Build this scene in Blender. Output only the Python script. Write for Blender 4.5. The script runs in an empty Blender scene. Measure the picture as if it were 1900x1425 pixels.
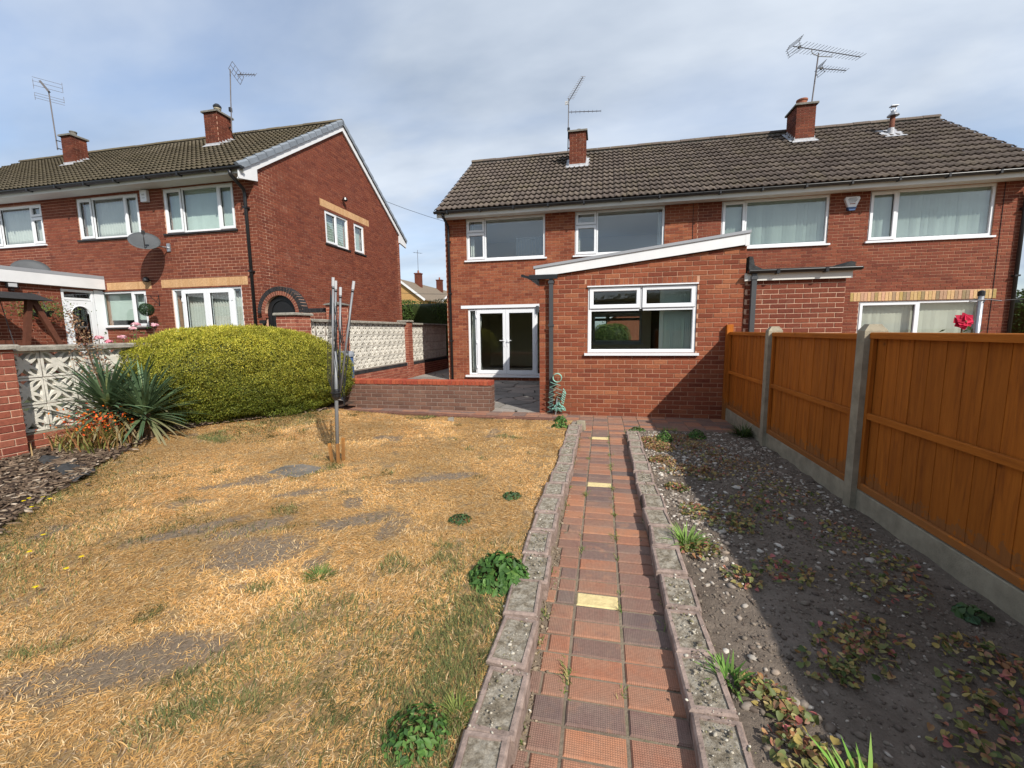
import bpy, math, random
import numpy as np
from mathutils import Vector, Matrix
random.seed(7); rng = np.random.default_rng(7)
S = bpy.context.scene
C = S.collection
# ------------------------------------------------------------------ camera
F_PX, YAW, PITCH, ROLL, CAM_H = 785.94, -.2087, .1232, -.012, 1.4515
def cam_axes():
    cy, sy = math.cos(YAW), math.sin(YAW)
    r = np.array([cy, -sy, 0.]); fw = np.array([sy, cy, 0.]); up = np.array([0, 0, 1.])
    cp, sp = math.cos(PITCH), math.sin(PITCH)
    f2 = cp*fw - sp*up; u2 = cp*up + sp*fw
    cr, sr = math.cos(ROLL), math.sin(ROLL)
    return cr*r + sr*u2, cr*u2 - sr*r, f2
AR, AU, AF = cam_axes()
cd = bpy.data.cameras.new('camera'); cam = bpy.data.objects.new('camera', cd); C.objects.link(cam)
m = Matrix.Identity(4)
for i in range(3):
    m[i][0] = AR[i]; m[i][1] = AU[i]; m[i][2] = -AF[i]
m[2][3] = CAM_H
cam.matrix_world = m
cd.sensor_width = 36; cd.lens = 36*F_PX/1900; cd.clip_start = .02; cd.clip_end = 2000
S.camera = cam
# ------------------------------------------------------------------ sun and sky
SUN_DIR = Vector((-.93, 1., -1.09)).normalized()          # the way the light travels
sd = bpy.data.lights.new('sun', 'SUN'); sun = bpy.data.objects.new('sun', sd); C.objects.link(sun)
sd.energy = 3.3; sd.angle = math.radians(.6); sd.color = (1, .95, .87)
sun.rotation_euler = SUN_DIR.to_track_quat('-Z', 'Y').to_euler(); sun.location = (8, -8, 14)
W = bpy.data.worlds.new('World'); S.world = W; W.use_nodes = True
nt = W.node_tree; nt.nodes.clear()
def N(t, **k):
    n = nt.nodes.new(t)
    for a, b in k.items(): setattr(n, a, b)
    return n
L = lambda a, b: nt.links.new(a, b)
sky = N('ShaderNodeTexSky', sky_type='NISHITA', sun_disc=False)
sky.sun_elevation = math.asin(-SUN_DIR.z); sky.sun_rotation = math.atan2(-SUN_DIR.x, -SUN_DIR.y)
sky.air_density = 1.0; sky.dust_density = 1.2; sky.ozone_density = 1.2
tc = N('ShaderNodeTexCoord'); sx = N('ShaderNodeSeparateXYZ'); L(tc.outputs['Generated'], sx.inputs[0])
ad = N('ShaderNodeMath', operation='ADD'); L(sx.outputs[2], ad.inputs[0]); ad.inputs[1].default_value = .22
mx_ = N('ShaderNodeMath', operation='MAXIMUM'); L(ad.outputs[0], mx_.inputs[0]); mx_.inputs[1].default_value = .06
dx = N('ShaderNodeMath', operation='DIVIDE'); dy = N('ShaderNodeMath', operation='DIVIDE')
L(sx.outputs[0], dx.inputs[0]); L(mx_.outputs[0], dx.inputs[1]); L(sx.outputs[1], dy.inputs[0]); L(mx_.outputs[0], dy.inputs[1])
cb = N('ShaderNodeCombineXYZ'); L(dx.outputs[0], cb.inputs[0]); L(dy.outputs[0], cb.inputs[1]); cb.inputs[2].default_value = 3.7
mp = N('ShaderNodeMapping'); L(cb.outputs[0], mp.inputs[0]); mp.inputs['Rotation'].default_value = (0, 0, .5); mp.inputs['Scale'].default_value = (.62, 1.15, 1)
n1 = N('ShaderNodeTexNoise'); L(mp.outputs[0], n1.inputs['Vector'])
n1.inputs['Scale'].default_value = 1.35; n1.inputs['Detail'].default_value = 7; n1.inputs['Roughness'].default_value = .52; n1.inputs['Distortion'].default_value = .35
rp = N('ShaderNodeValToRGB'); L(n1.outputs['Fac'], rp.inputs[0])
rp.color_ramp.elements[0].position = .28; rp.color_ramp.elements[0].color = (0.30,)*3+(1,)
rp.color_ramp.elements[1].position = .58; rp.color_ramp.elements[1].color = (.92,)*3+(1,)
n2 = N('ShaderNodeTexNoise'); L(mp.outputs[0], n2.inputs['Vector']); n2.inputs['Scale'].default_value = 2.3; n2.inputs['Detail'].default_value = 5
cr = N('ShaderNodeValToRGB'); L(n2.outputs['Fac'], cr.inputs[0])
cr.color_ramp.elements[0].position = .3; cr.color_ramp.elements[0].color = (2.2, 2.6, 3.2, 1)
cr.color_ramp.elements[1].position = .7; cr.color_ramp.elements[1].color = (3.95, 4.3, 4.75, 1)
skm = N('ShaderNodeMix', data_type='RGBA', blend_type='MULTIPLY'); skm.inputs[0].default_value = 1.0
L(sky.outputs[0], skm.inputs[6]); skm.inputs[7].default_value = (.84, .87, .92, 1)
mix = N('ShaderNodeMix', data_type='RGBA'); L(rp.outputs[0], mix.inputs[0]); L(skm.outputs[2], mix.inputs[6]); L(cr.outputs[0], mix.inputs[7])
bg = N('ShaderNodeBackground'); L(mix.outputs[2], bg.inputs[0]); bg.inputs[1].default_value = .118
wo = N('ShaderNodeOutputWorld'); L(bg.outputs[0], wo.inputs[0])
vs = S.view_settings; vs.view_transform = 'Standard'; vs.look = 'None'; vs.gamma = 1; vs.exposure = 0.80; vs.use_curve_mapping = False

# ------------------------------------------------------------------ helpers
def P(x, y, z):
    """Pixel in the 1900-wide photograph; only used to rank pieces by how large they show."""
    q = np.array([x, y, z-CAM_H]); d = q@AF
    if d < .2: return None
    return (950+F_PX*(q@AR)/d, 712.5-F_PX*(q@AU)/d, d)
MAT = {}
class NT:
    def __init__(s, name):
        s.m = bpy.data.materials.new(name); s.m.use_nodes = True; s.t = s.m.node_tree
        s.b = s.t.nodes['Principled BSDF']; s.o = s.t.nodes['Material Output']; MAT[name] = s.m
        s.pos = None
    def n(s, t, **k):
        x = s.t.nodes.new(t)
        for a, b in k.items(): setattr(x, a, b)
        return x
    def l(s, a, b): s.t.links.new(a, b)
    def position(s):
        if not s.pos: s.pos = s.n('ShaderNodeNewGeometry')
        return s.pos.outputs['Position']
    def noise(s, scale, detail=4, rough=.6, vec=None, dist=0):
        x = s.n('ShaderNodeTexNoise'); x.inputs['Scale'].default_value = scale; x.inputs['Detail'].default_value = detail
        x.inputs['Roughness'].default_value = rough; x.inputs['Distortion'].default_value = dist
        s.l(vec or s.position(), x.inputs['Vector']); return x.outputs['Fac']
    def math(s, op, a, b=0., c=None):
        x = s.n('ShaderNodeMath', operation=op)
        for i, v in enumerate((a, b, c)):
            if v is None: continue
            if isinstance(v, (int, float)): x.inputs[i].default_value = v
            else: s.l(v, x.inputs[i])
        return x.outputs[0]
    def ramp(s, fac, stops, const=False):
        x = s.n('ShaderNodeValToRGB'); s.l(fac, x.inputs[0]); e = x.color_ramp.elements
        if const: x.color_ramp.interpolation = 'CONSTANT'
        while len(e) < len(stops): e.new(.5)
        for i, (p, c) in enumerate(stops):
            e[i].position = p; e[i].color = (*c, 1) if len(c) == 3 else c
        return x.outputs[0]
    def mix(s, f, a, b, mode='MIX'):
        x = s.n('ShaderNodeMix', data_type='RGBA', blend_type=mode)
        for i, v in ((0, f), (6, a), (7, b)):
            if isinstance(v, (int, float)): x.inputs[i].default_value = v
            elif isinstance(v, tuple): x.inputs[i].default_value = (*v, 1)
            else: s.l(v, x.inputs[i])
        return x.outputs[2]
    def rnd(s):
        a = s.n('ShaderNodeAttribute', attribute_name='rnd'); o = s.n('ShaderNodeObjectInfo')
        return s.math('FRACT', s.math('ADD', a.outputs['Fac'], o.outputs['Random']))
    def bump(s, h, strength=.3, dist=.01):
        x = s.n('ShaderNodeBump'); x.inputs['Strength'].default_value = strength; x.inputs['Distance'].default_value = dist
        s.l(h, x.inputs['Height']); s.l(x.outputs[0], s.b.inputs['Normal'])
    def fin(s, col=None, rough=.8, spec=.3, metal=0.):
        if col is not None:
            if isinstance(col, tuple): s.b.inputs['Base Color'].default_value = (*col, 1)
            else: s.l(col, s.b.inputs['Base Color'])
        s.b.inputs['Roughness'].default_value = rough; s.b.inputs['Specular IOR Level'].default_value = spec; s.b.inputs['Metallic'].default_value = metal
        return s.m
def tint(c, k): return tuple(min(1, x*k) for x in c)
def simple(name, col, rough=.7, spec=.3, amt=.12, scale=6, bstr=0., bscale=60, metal=0., ramt=0., detail=5):
    t = NT(name); c = t.ramp(t.noise(scale, detail), [(.25, tint(col, 1-amt)), (.75, tint(col, 1+amt))])
    if ramt: c = t.mix(1., c, t.ramp(t.rnd(), [(0, (1-ramt,)*3), (1, (1+ramt,)*3)]), 'MULTIPLY')
    if bstr: t.bump(t.noise(bscale, 4), bstr, .01)
    return t.fin(c, rough, spec, metal)
def brickmat(name, cols, grime=(.6, .6, .6), gscale=.9, gamt=.35, bstr=.5):
    t = NT(name); r = t.rnd(); k = len(cols)
    c = t.ramp(r, [(i/(k-1), x) for i, x in enumerate(cols)])
    c = t.mix(.6, c, t.ramp(t.noise(38, 5), [(.3, (.62,)*3), (.7, (1.22,)*3)]), 'MULTIPLY')
    g = t.ramp(t.noise(gscale, 4), [(.42, (0, 0, 0)), (.72, (gamt,)*3)])
    c = t.mix(g, c, t.mix(1., c, grime, 'MULTIPLY'))
    c = t.mix(t.ramp(t.noise(1.9, 6, .75), [(.60, (0, 0, 0)), (.80, (.42,)*3)]), c, (.40, .25, .18))
    t.bump(t.noise(160, 4, .7), bstr, .004)
    return t.fin(c, .88, .2)
brickmat('brick_main', [(.17, .046, .025), (.27, .08, .04), (.22, .062, .032), (.31, .105, .05), (.25, .072, .036), (.185, .05, .028), (.34, .125, .06)], gamt=.45)
brickmat('brick_ext', [(.17, .042, .024), (.25, .07, .034), (.215, .055, .028), (.30, .09, .042), (.24, .064, .032), (.185, .048, .027), (.33, .12, .055)])
brickmat('brick_left', [(.14, .039, .025), (.205, .058, .033), (.165, .048, .029), (.23, .07, .038), (.185, .053, .031)], gamt=.4)
brickmat('brick_chimney', [(.10, .03, .02), (.16, .045, .026), (.12, .035, .022), (.18, .055, .03)], grime=(.4, .4, .34), gscale=2.5, gamt=.55)
brickmat('brick_brown', [(.13, .07, .052), (.19, .105, .075), (.155, .08, .058), (.21, .115, .08), (.17, .088, .062)])
brickmat('brick_coping', [(.34, .07, .035), (.40, .10, .05), (.30, .06, .035), (.36, .085, .042)])
brickmat('brick_garden', [(.27, .075, .045), (.34, .12, .075), (.22, .06, .04), (.30, .095, .06)])
brickmat('brick_blue', [(.02, .02, .022), (.035, .033, .035), (.027, .026, .028)])
brickmat('brick_buff', [(.50, .29, .14), (.58, .36, .19), (.54, .32, .16)], bstr=.3)
brickmat('brick_yellow', [(.52, .36, .17), (.60, .38, .20), (.42, .30, .11), (.25, .19, .12), (.58, .34, .22)], bstr=.4)
brickmat('brick_arch', [(.13, .05, .035), (.24, .075, .045), (.18, .06, .04)])
simple('mortar', (.46, .265, .175), .95, .1, .16, 9, .4, 120)
simple('mortar_left', (.56, .335, .235), .95, .1, .14, 9, .4, 120)
simple('mortar_grey', (.30, .24, .20), .95, .1, .18, 9, .4, 120)
simple('mortar_pale', (.62, .42, .30), .95, .1, .14, 9, .4, 120)
def brick_tex():
    t = NT('brick_plain'); b = t.n('ShaderNodeTexBrick'); s = t.n('ShaderNodeSeparateXYZ'); t.l(t.position(), s.inputs[0])
    v = t.n('ShaderNodeCombineXYZ'); t.l(t.math('ADD', s.outputs[0], s.outputs[1]), v.inputs[0]); t.l(s.outputs[2], v.inputs[1]); t.l(v.outputs[0], b.inputs['Vector'])
    b.inputs['Color1'].default_value = (.2, .05, .028, 1); b.inputs['Color2'].default_value = (.26, .07, .035, 1); b.inputs['Mortar'].default_value = (.42, .25, .17, 1)
    b.inputs['Scale'].default_value = 1; b.inputs['Brick Width'].default_value = .225; b.inputs['Row Height'].default_value = .075; b.inputs['Mortar Size'].default_value = .005
    return t.fin(b.outputs['Color'], .9, .2)
brick_tex()
simple('pvc', (.70, .715, .735), .32, .45, .02, 3)
simple('pvc_grey', (.45, .46, .47), .4, .4, .03, 3)
simple('white_board', (.66, .665, .67), .5, .35, .07, 2.2)
simple('soffit', (.60, .59, .55), .55, .3, .06, 2)
simple('black_pvc', (.012, .012, .013), .35, .5, .2, 5)
simple('dark_grey_pvc', (.055, .058, .062), .4, .45, .1, 4)
simple('black_sill', (.02, .017, .016), .5, .4, .2, 5)
simple('lead', (.36, .365, .38), .5, .4, .35, 14, .4, 40)
simple('felt', (.05, .05, .05), .95, .1, .4, 20, .6, 90)
simple('roof_trim', (.28, .29, .31), .5, .35, .05, 3)
simple('verge_grey', (.19, .215, .245), .55, .3, .12, 8, ramt=.12)
simple('concrete', (.30, .265, .195), .93, .15, .3, 9, .5, 120)
simple('concrete_dark', (.17, .16, .14), .95, .1, .35, 14, .6, 90)
simple('metal', (.38, .39, .41), .38, .5, .1, 8, metal=.7)
simple('dryer_metal', (.20, .21, .22), .5, .4, .12, 8, metal=.3)
simple('metal_dark', (.085, .08, .085), .5, .4, .2, 8, metal=.5)
simple('cord', (.02, .022, .024), .7, .2, .2, 10)
simple('terracotta', (.26, .10, .06), .85, .2, .3, 12)
simple('rust', (.14, .055, .035), .85, .2, .4, 18)
simple('blind_grey', (.30, .32, .33), .9, .1, .06, 4)
simple('room_floor', (.55, .48, .38), .6, .3, .1, 4)
simple('curtain', (.62, .62, .58), .9, .1, .06, 4)
simple('blind', (.56, .64, .59), .85, .15, .05, 4)
simple('blind_cream', (.68, .64, .55), .85, .15, .05, 4)
simple('room_wall', (.74, .66, .50), .9, .1, .04, 2)
simple('room_dark', (.16, .13, .10), .9, .1, .1, 2)
simple('room_ceiling', (.7, .69, .66), .9, .1, .03, 2)
simple('black_gate', (.010, .010, .011), .5, .4, .15, 8)
simple('blue_plastic', (.04, .085, .20), .4, .4, .1, 6)
simple('grey_plastic', (.24, .26, .29), .45, .4, .1, 6)
simple('hose_green', (.22, .44, .36), .45, .4, .15, 8)
simple('brown_wood', (.10, .035, .02), .6, .3, .25, 12)
simple('bark', (.12, .08, .05), .95, .1, .4, 30, .8, 40)
simple('swing_roof', (.03, .028, .028), .85, .2, .2, 12)
def tilemat(name, cols, lichen=.5):
    t = NT(name); r = t.rnd(); c = t.ramp(r, [(i/(len(cols)-1), x) for i, x in enumerate(cols)])
    c = t.mix(.8, c, t.ramp(t.noise(26, 5, .7), [(.3, (.6,)*3), (.72, (1.3,)*3)]), 'MULTIPLY')
    f = t.ramp(t.noise(1.3, 5, .7), [(.5, (0, 0, 0)), (.72, (lichen,)*3)])
    c = t.mix(f, c, t.ramp(t.noise(60, 4), [(.4, (.035, .032, .024)), (.68, (.24, .20, .11))]))
    t.bump(t.noise(140, 4, .7), .6, .005)
    return t.fin(c, .92, .15)
tilemat('tile_main', [(.088, .071, .062), (.128, .103, .088), (.106, .086, .075), (.148, .12, .10), (.116, .094, .081)], .6)
tilemat('tile_left', [(.088, .074, .052), (.115, .096, .066), (.10, .084, .058), (.13, .106, .074)], .6)
tilemat('tile_far', [(.17, .135, .10), (.2, .16, .12)], .2)
def glassmat(name, k=.8, base=.05):
    t = NT(name); t.t.nodes.remove(t.b)
    tr = t.n('ShaderNodeBsdfTransparent'); tr.inputs[0].default_value = (.90, .93, .92, 1)
    gl = t.n('ShaderNodeBsdfGlossy'); gl.inputs['Roughness'].default_value = .0; gl.inputs[0].default_value = (.95, .97, 1, 1)
    fr = t.n('ShaderNodeLayerWeight'); fr.inputs['Blend'].default_value = .5
    w = t.noise(.9, 1); bp = t.n('ShaderNodeBump'); bp.inputs['Strength'].default_value = .012; bp.inputs['Distance'].default_value = .1; t.l(w, bp.inputs['Height']); t.l(bp.outputs[0], gl.inputs['Normal'])
    f = t.math('MINIMUM', t.math('ADD', t.math('MULTIPLY', t.math('POWER', fr.outputs['Facing'], 4.), k), base), 1.)
    ms = t.n('ShaderNodeMixShader'); t.l(f, ms.inputs[0]); t.l(tr.outputs[0], ms.inputs[1]); t.l(gl.outputs[0], ms.inputs[2]); t.l(ms.outputs[0], t.o.inputs[0])
glassmat('glass')
glassmat('glass_sky', .9, .085)
def woodmat(name, cols, axis=2):
    t = NT(name); mpn = t.n('ShaderNodeMapping'); t.l(t.position(), mpn.inputs[0])
    sc = [14, 14, 14]; sc[axis] = 1.1; mpn.inputs['Scale'].default_value = sc
    rr = t.rnd(); c = t.ramp(t.noise(2.2, 6, .65, mpn.outputs[0], .6), [(.25, cols[0]), (.5, cols[1]), (.75, cols[2])])
    v = t.n('ShaderNodeTexVoronoi'); v.inputs['Scale'].default_value = 3.2; t.l(t.position(), v.inputs['Vector'])
    c = t.mix(t.ramp(v.outputs['Distance'], [(.02, (.75,)*3), (.07, (0, 0, 0))]), c, tint(cols[0], .55))
    c = t.mix(1., c, t.ramp(rr, [(0, (.80,)*3), (1, (1.02,)*3)]), 'MULTIPLY')
    c = t.mix(t.ramp(t.noise(.9, 5, .7), [(.45, (0, 0, 0)), (.75, (.3,)*3)]), c, tint(cols[0], .8)); sz_ = t.n('ShaderNodeSeparateXYZ'); t.l(t.position(), sz_.inputs[0])
    sp_ = t.math('MULTIPLY', t.math('LESS_THAN', sz_.outputs[2], t.math('MULTIPLY', t.noise(7, 5, .7), .62)), .45); c = t.mix(sp_, c, (.16, .10, .05))
    t.bump(t.noise(5, 5, .7, mpn.outputs[0]), .4, .006)
    return t.fin(c, .78, .2)
woodmat('fence_wood', [(.24, .068, .010), (.42, .125, .014), (.52, .165, .02)])
woodmat('fence_rail', [(.30, .085, .012), (.46, .14, .016), (.56, .18, .024)], 1)
woodmat('stake_wood', [(.30, .12, .03), (.45, .2, .05), (.55, .26, .07)])
def colmat(name, transl=.0, rough=.75, spec=.2, noise=0.):
    t = NT(name); a = t.n('ShaderNodeVertexColor', layer_name='col'); c = a.outputs[0]
    if noise: c = t.mix(noise, c, t.ramp(t.noise(30, 4), [(.3, (.55,)*3), (.7, (1.4,)*3)]), 'MULTIPLY')
    t.fin(c, rough, spec)
    if transl:
        tr = t.n('ShaderNodeBsdfTranslucent'); t.l(c, tr.inputs[0]); ms = t.n('ShaderNodeMixShader'); ms.inputs[0].default_value = transl
        t.l(t.b.outputs[0], ms.inputs[1]); t.l(tr.outputs[0], ms.inputs[2]); t.l(ms.outputs[0], t.o.inputs[0])
colmat('leaf', .28, .55, .3); colmat('grass', .2, .75, .15); colmat('stone_col', 0, .9, .2, .6); colmat('petal', .3, .7, .2)

class MB:
    """collects faces; rnd is one number per face that the materials read"""
    def __init__(s): s.v = []; s.f = []; s.mi = []; s.r = []
    def face(s, pts, mi=0, r=0.):
        k = len(s.v); s.v += [tuple(p) for p in pts]; s.f.append(tuple(range(k, k+len(pts)))); s.mi.append(mi); s.r.append(r)
    def mesh(s, vs_, fs, mi=0, r=0.):
        k = len(s.v); s.v += [tuple(p) for p in vs_]
        for f in fs: s.f.append(tuple(i+k for i in f)); s.mi.append(mi); s.r.append(r)
    def box(s, x0, x1, y0, y1, z0, z1, mi=0, r=0., ch=0.):
        if ch:
            vs_ = []
            for z, i in ((z0, 0), (z1-ch, 0), (z1, ch)): vs_ += [(x0+i, y0+i, z), (x1-i, y0+i, z), (x1-i, y1-i, z), (x0+i, y1-i, z)]
            fs = [(8, 9, 10, 11)]
            for k in (0, 4): fs += [(k, k+1, k+5, k+4), (k+1, k+2, k+6, k+5), (k+2, k+3, k+7, k+6), (k+3, k, k+4, k+7)]
            s.mesh(vs_, fs, mi, r); return
        vs_ = [(x0, y0, z0), (x1, y0, z0), (x1, y1, z0), (x0, y1, z0), (x0, y0, z1), (x1, y0, z1), (x1, y1, z1), (x0, y1, z1)]
        s.mesh(vs_, [(3, 2, 1, 0), (4, 5, 6, 7), (0, 1, 5, 4), (1, 2, 6, 5), (2, 3, 7, 6), (3, 0, 4, 7)], mi, r)
    def obox(s, a, b, w, h, mi=0, r=0., up=(0, 0, 1)):
        a = Vector(a); b = Vector(b); d = (b-a).normalized(); u = Vector(up)
        if abs(d.dot(u)) > .97: u = Vector((1, 0, 0))
        x = d.cross(u).normalized()*w/2; y = x.cross(d).normalized()*h/2
        vs_ = [a-x-y, a+x-y, a+x+y, a-x+y, b-x-y, b+x-y, b+x+y, b-x+y]
        s.mesh(vs_, [(3, 2, 1, 0), (4, 5, 6, 7), (0, 1, 5, 4), (1, 2, 6, 5), (2, 3, 7, 6), (3, 0, 4, 7)], mi, r)
    def tube(s, pts, rad, n=8, mi=0, cap=True):
        pts = [Vector(p) for p in pts]; rs = rad if isinstance(rad, (list, tuple)) else [rad]*len(pts)
        k0 = len(s.v); ref = None
        for i, p in enumerate(pts):
            d = (pts[min(i+1, len(pts)-1)]-pts[max(i-1, 0)]).normalized()
            if ref is None: ref = Vector((0, 0, 1)) if abs(d.z) < .9 else Vector((1, 0, 0))
            x = d.cross(ref).normalized(); y = x.cross(d).normalized(); ref = y
            for j in range(n):
                a = 2*math.pi*j/n; s.v.append(tuple(p+(x*math.cos(a)+y*math.sin(a))*rs[i]))
        for i in range(len(pts)-1):
            for j in range(n):
                a = k0+i*n+j; b = k0+i*n+(j+1) % n; s.f.append((a, b, b+n, a+n)); s.mi.append(mi); s.r.append(0.)
        if cap:
            s.f.append(tuple(k0+j for j in range(n))[::-1]); s.f.append(tuple(k0+(len(pts)-1)*n+j for j in range(n))); s.mi += [mi, mi]; s.r += [0., 0.]
    def lathe(s, c, prof, n=16, mi=0):
        k0 = len(s.v)
        for r, z in prof:
            for j in range(n):
                a = 2*math.pi*j/n; s.v.append((c[0]+r*math.cos(a), c[1]+r*math.sin(a), c[2]+z))
        for i in range(len(prof)-1):
            for j in range(n):
                a = k0+i*n+j; b = k0+i*n+(j+1) % n; s.f.append((a, b, b+n, a+n)); s.mi.append(mi); s.r.append(0.)
        s.f.append(tuple(k0+(len(prof)-1)*n+j for j in range(n))); s.mi.append(mi); s.r.append(0.)
    def data(s, name, mats, smooth=False):
        me = bpy.data.meshes.new(name); me.from_pydata(s.v, [], s.f)
        for x in (mats if isinstance(mats, (list, tuple)) else [mats]): me.materials.append(MAT[x])
        me.polygons.foreach_set('material_index', s.mi)
        a = me.attributes.new('rnd', 'FLOAT', 'FACE'); a.data.foreach_set('value', s.r)
        if smooth: me.polygons.foreach_set('use_smooth', [True]*len(s.f))
        me.update(); return me
    def build(s, name, mats, parent=None, smooth=False):
        return link(name, s.data(name, mats, smooth), parent)
def link(name, me, parent=None, mw=None):
    o = bpy.data.objects.new(name, me); C.objects.link(o)
    if parent is not None: o.parent = parent
    if mw is not None: o.matrix_local = mw
    return o
def tag(o, label=None, cat=None, group=None, kind=None):
    if label: o['label'] = label
    if cat: o['category'] = cat
    if group: o['group'] = group
    if kind: o['kind'] = kind
    return o
def thing(name, label, cat, group=None, loc=(0, 0, 0)):
    o = bpy.data.objects.new(name, None); C.objects.link(o); o.empty_display_size = .1; o.location = loc
    return tag(o, label, cat, group)
def part(name, parent, mats, fn, smooth=False):
    b = MB(); fn(b); return b.build(name, mats, parent, smooth)
def npmesh(name, V, quads=None, tris=None, col=None, mat='leaf', parent=None, smooth=False):
    me = bpy.data.meshes.new(name); V = np.asarray(V, np.float32)
    q = np.zeros((0, 4), np.int32) if quads is None else np.asarray(quads, np.int32)
    t = np.zeros((0, 3), np.int32) if tris is None else np.asarray(tris, np.int32)
    me.vertices.add(len(V)); me.vertices.foreach_set('co', V.ravel())
    me.loops.add(q.size+t.size); me.loops.foreach_set('vertex_index', np.concatenate([q.ravel(), t.ravel()]))
    me.polygons.add(len(q)+len(t))
    st = np.concatenate([np.arange(len(q))*4, q.size+np.arange(len(t))*3]).astype(np.int32)
    me.polygons.foreach_set('loop_start', st)
    me.update(calc_edges=True)
    if col is not None:
        a = me.attributes.new('col', 'FLOAT_COLOR', 'POINT'); c = np.ones((len(V), 4), np.float32); c[:, :3] = col; a.data.foreach_set('color', c.ravel())
    me.materials.append(MAT[mat])
    if smooth: me.polygons.foreach_set('use_smooth', [True]*len(me.polygons))
    return link(name, me, parent)
def vnoise(x, y, seed=0, oct=4, gain=.5):
    x = np.asarray(x, float); y = np.asarray(y, float); out = 0; amp = 1; tot = 0
    for k in range(oct):
        s = 2.0**k; X = x*s+seed*17.3+k*5.1; Y = y*s+seed*7.7+k*9.3
        xi = np.floor(X).astype(np.int64); yi = np.floor(Y).astype(np.int64); fx = X-xi; fy = Y-yi
        fx = fx*fx*(3-2*fx); fy = fy*fy*(3-2*fy)
        def h(a, b):
            n = (a*374761393+b*668265263+seed*1442695) & 0x7fffffff
            n = ((n ^ (n >> 13))*1274126177) & 0x7fffffff
            return ((n ^ (n >> 16)) & 0xffff)/65535.
        v = (h(xi, yi)*(1-fx)+h(xi+1, yi)*fx)*(1-fy)+(h(xi, yi+1)*(1-fx)+h(xi+1, yi+1)*fx)*fy
        out = out+amp*v; tot += amp; amp *= gain
    return out/tot
# ---- brickwork: real bricks standing proud of a mortar backing
class Fr:
    """wall frame: origin on the wall face, u along it, v up, n outward"""
    def __init__(s, o, u): s.o = Vector(o); s.u = Vector(u); s.v = Vector((0, 0, 1)); s.n = s.u.cross(s.v)
    def __call__(s, a, b, c=0.): return s.o+s.u*a+s.v*b+s.n*c
    def mat(s, a, b, c=0.):
        M4 = Matrix.Identity(4); p = s(a, b, c)
        for i in range(3): M4[i][0] = s.u[i]; M4[i][1] = s.v[i]; M4[i][2] = s.n[i]; M4[i][3] = p[i]
        return M4
def clip(poly, a, b, c):      # keep a*u+b*v<=c
    out = []
    for i in range(len(poly)):
        p, q = poly[i], poly[(i+1) % len(poly)]; dp = a*p[0]+b*p[1]-c; dq = a*q[0]+b*q[1]-c
        if dp <= 0: out.append(p)
        if (dp < 0 < dq) or (dq < 0 < dp):
            t = dp/(dp-dq); out.append((p[0]+(q[0]-p[0])*t, p[1]+(q[1]-p[1])*t))
    return out
def parea(p): return abs(sum(p[i][0]*p[(i+1) % len(p)][1]-p[(i+1) % len(p)][0]*p[i][1] for i in range(len(p))))/2
def rect_minus(r, h):
    a0, a1, b0, b1 = r; c0, c1, d0, d1 = h
    if c0 >= a1 or c1 <= a0 or d0 >= b1 or d1 <= b0: return [r]
    out = []
    if c0 > a0: out.append((a0, c0, b0, b1))
    if c1 < a1: out.append((c1, a1, b0, b1))
    m0, m1 = max(a0, c0), min(a1, c1)
    if d0 > b0: out.append((m0, m1, b0, d0))
    if d1 < b1: out.append((m0, m1, d1, b1))
    return out
BL, BH, BJ = .225, .075, .0105
_shared = {}
def brick_mesh(w, h, mat):
    k = (round(w, 3), round(h, 3), mat)
    if k not in _shared:
        b = MB(); q = .004
        vs_ = [(-w/2, -h/2, -.012), (w/2, -h/2, -.012), (w/2, h/2, -.012), (-w/2, h/2, -.012), (-w/2, -h/2, -.0025), (w/2, -h/2, -.0025), (w/2, h/2, -.0025), (-w/2, h/2, -.0025), (-w/2+q, -h/2+q, 0), (w/2-q, -h/2+q, 0), (w/2-q, h/2-q, 0), (-w/2+q, h/2-q, 0)]
        fs = [(8, 9, 10, 11)]
        for t in (0, 4): fs += [(t, t+1, t+5, t+4), (t+1, t+2, t+6, t+5), (t+2, t+3, t+7, t+6), (t+3, t, t+4, t+7)]
        b.mesh(vs_, fs); _shared[k] = b.data('brick', mat)
    return _shared[k]
def bricks(F, Wd, H, holes=(), clips=(), z0=0., off=0., unseen=()):
    """list of (frame, polygon in the wall plane, is_rect)"""
    out = []; k = 0; v = z0
    while v < H-.01:
        v0, v1 = v+BJ/2, min(v+BH-BJ/2, H); u = -BL+(off if k % 2 == 0 else off+BL/2) % BL
        while u < Wd:
            a0, a1 = max(u+BJ/2, 0.), min(u+BL-BJ/2, Wd)
            if a1-a0 > .025:
                rs = [(a0, a1, v0, v1)]
                for h in holes: rs = [z for r in rs for z in rect_minus(r, h)]
                for r in rs:
                    if r[1]-r[0] < .02 or r[3]-r[2] < .012: continue
                    p = [(r[0], r[2]), (r[1], r[2]), (r[1], r[3]), (r[0], r[3])]; isr = True
                    for c in clips:
                        q = clip(p, *c)
                        if len(q) < 3 or parea(q) < 4e-4: p = None; break
                        if q != p: isr = False; p = q
                    if p:
                        mu = sum(x[0] for x in p)/len(p); mv = sum(x[1] for x in p)/len(p)
                        hid = any(h[0] < mu < h[1] and h[2] < mv < h[3] for h in unseen)
                        out.append((F, p, isr, hid))
            u += BL
        v += BH; k += 1
    return out
def show(w, a, hidden):
    if hidden: return 0
    q = P(*w)
    if q is None or not (-20 < q[0] < 1920 and -20 < q[1] < 1445): return 0
    return a/(q[2]**2)
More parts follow.
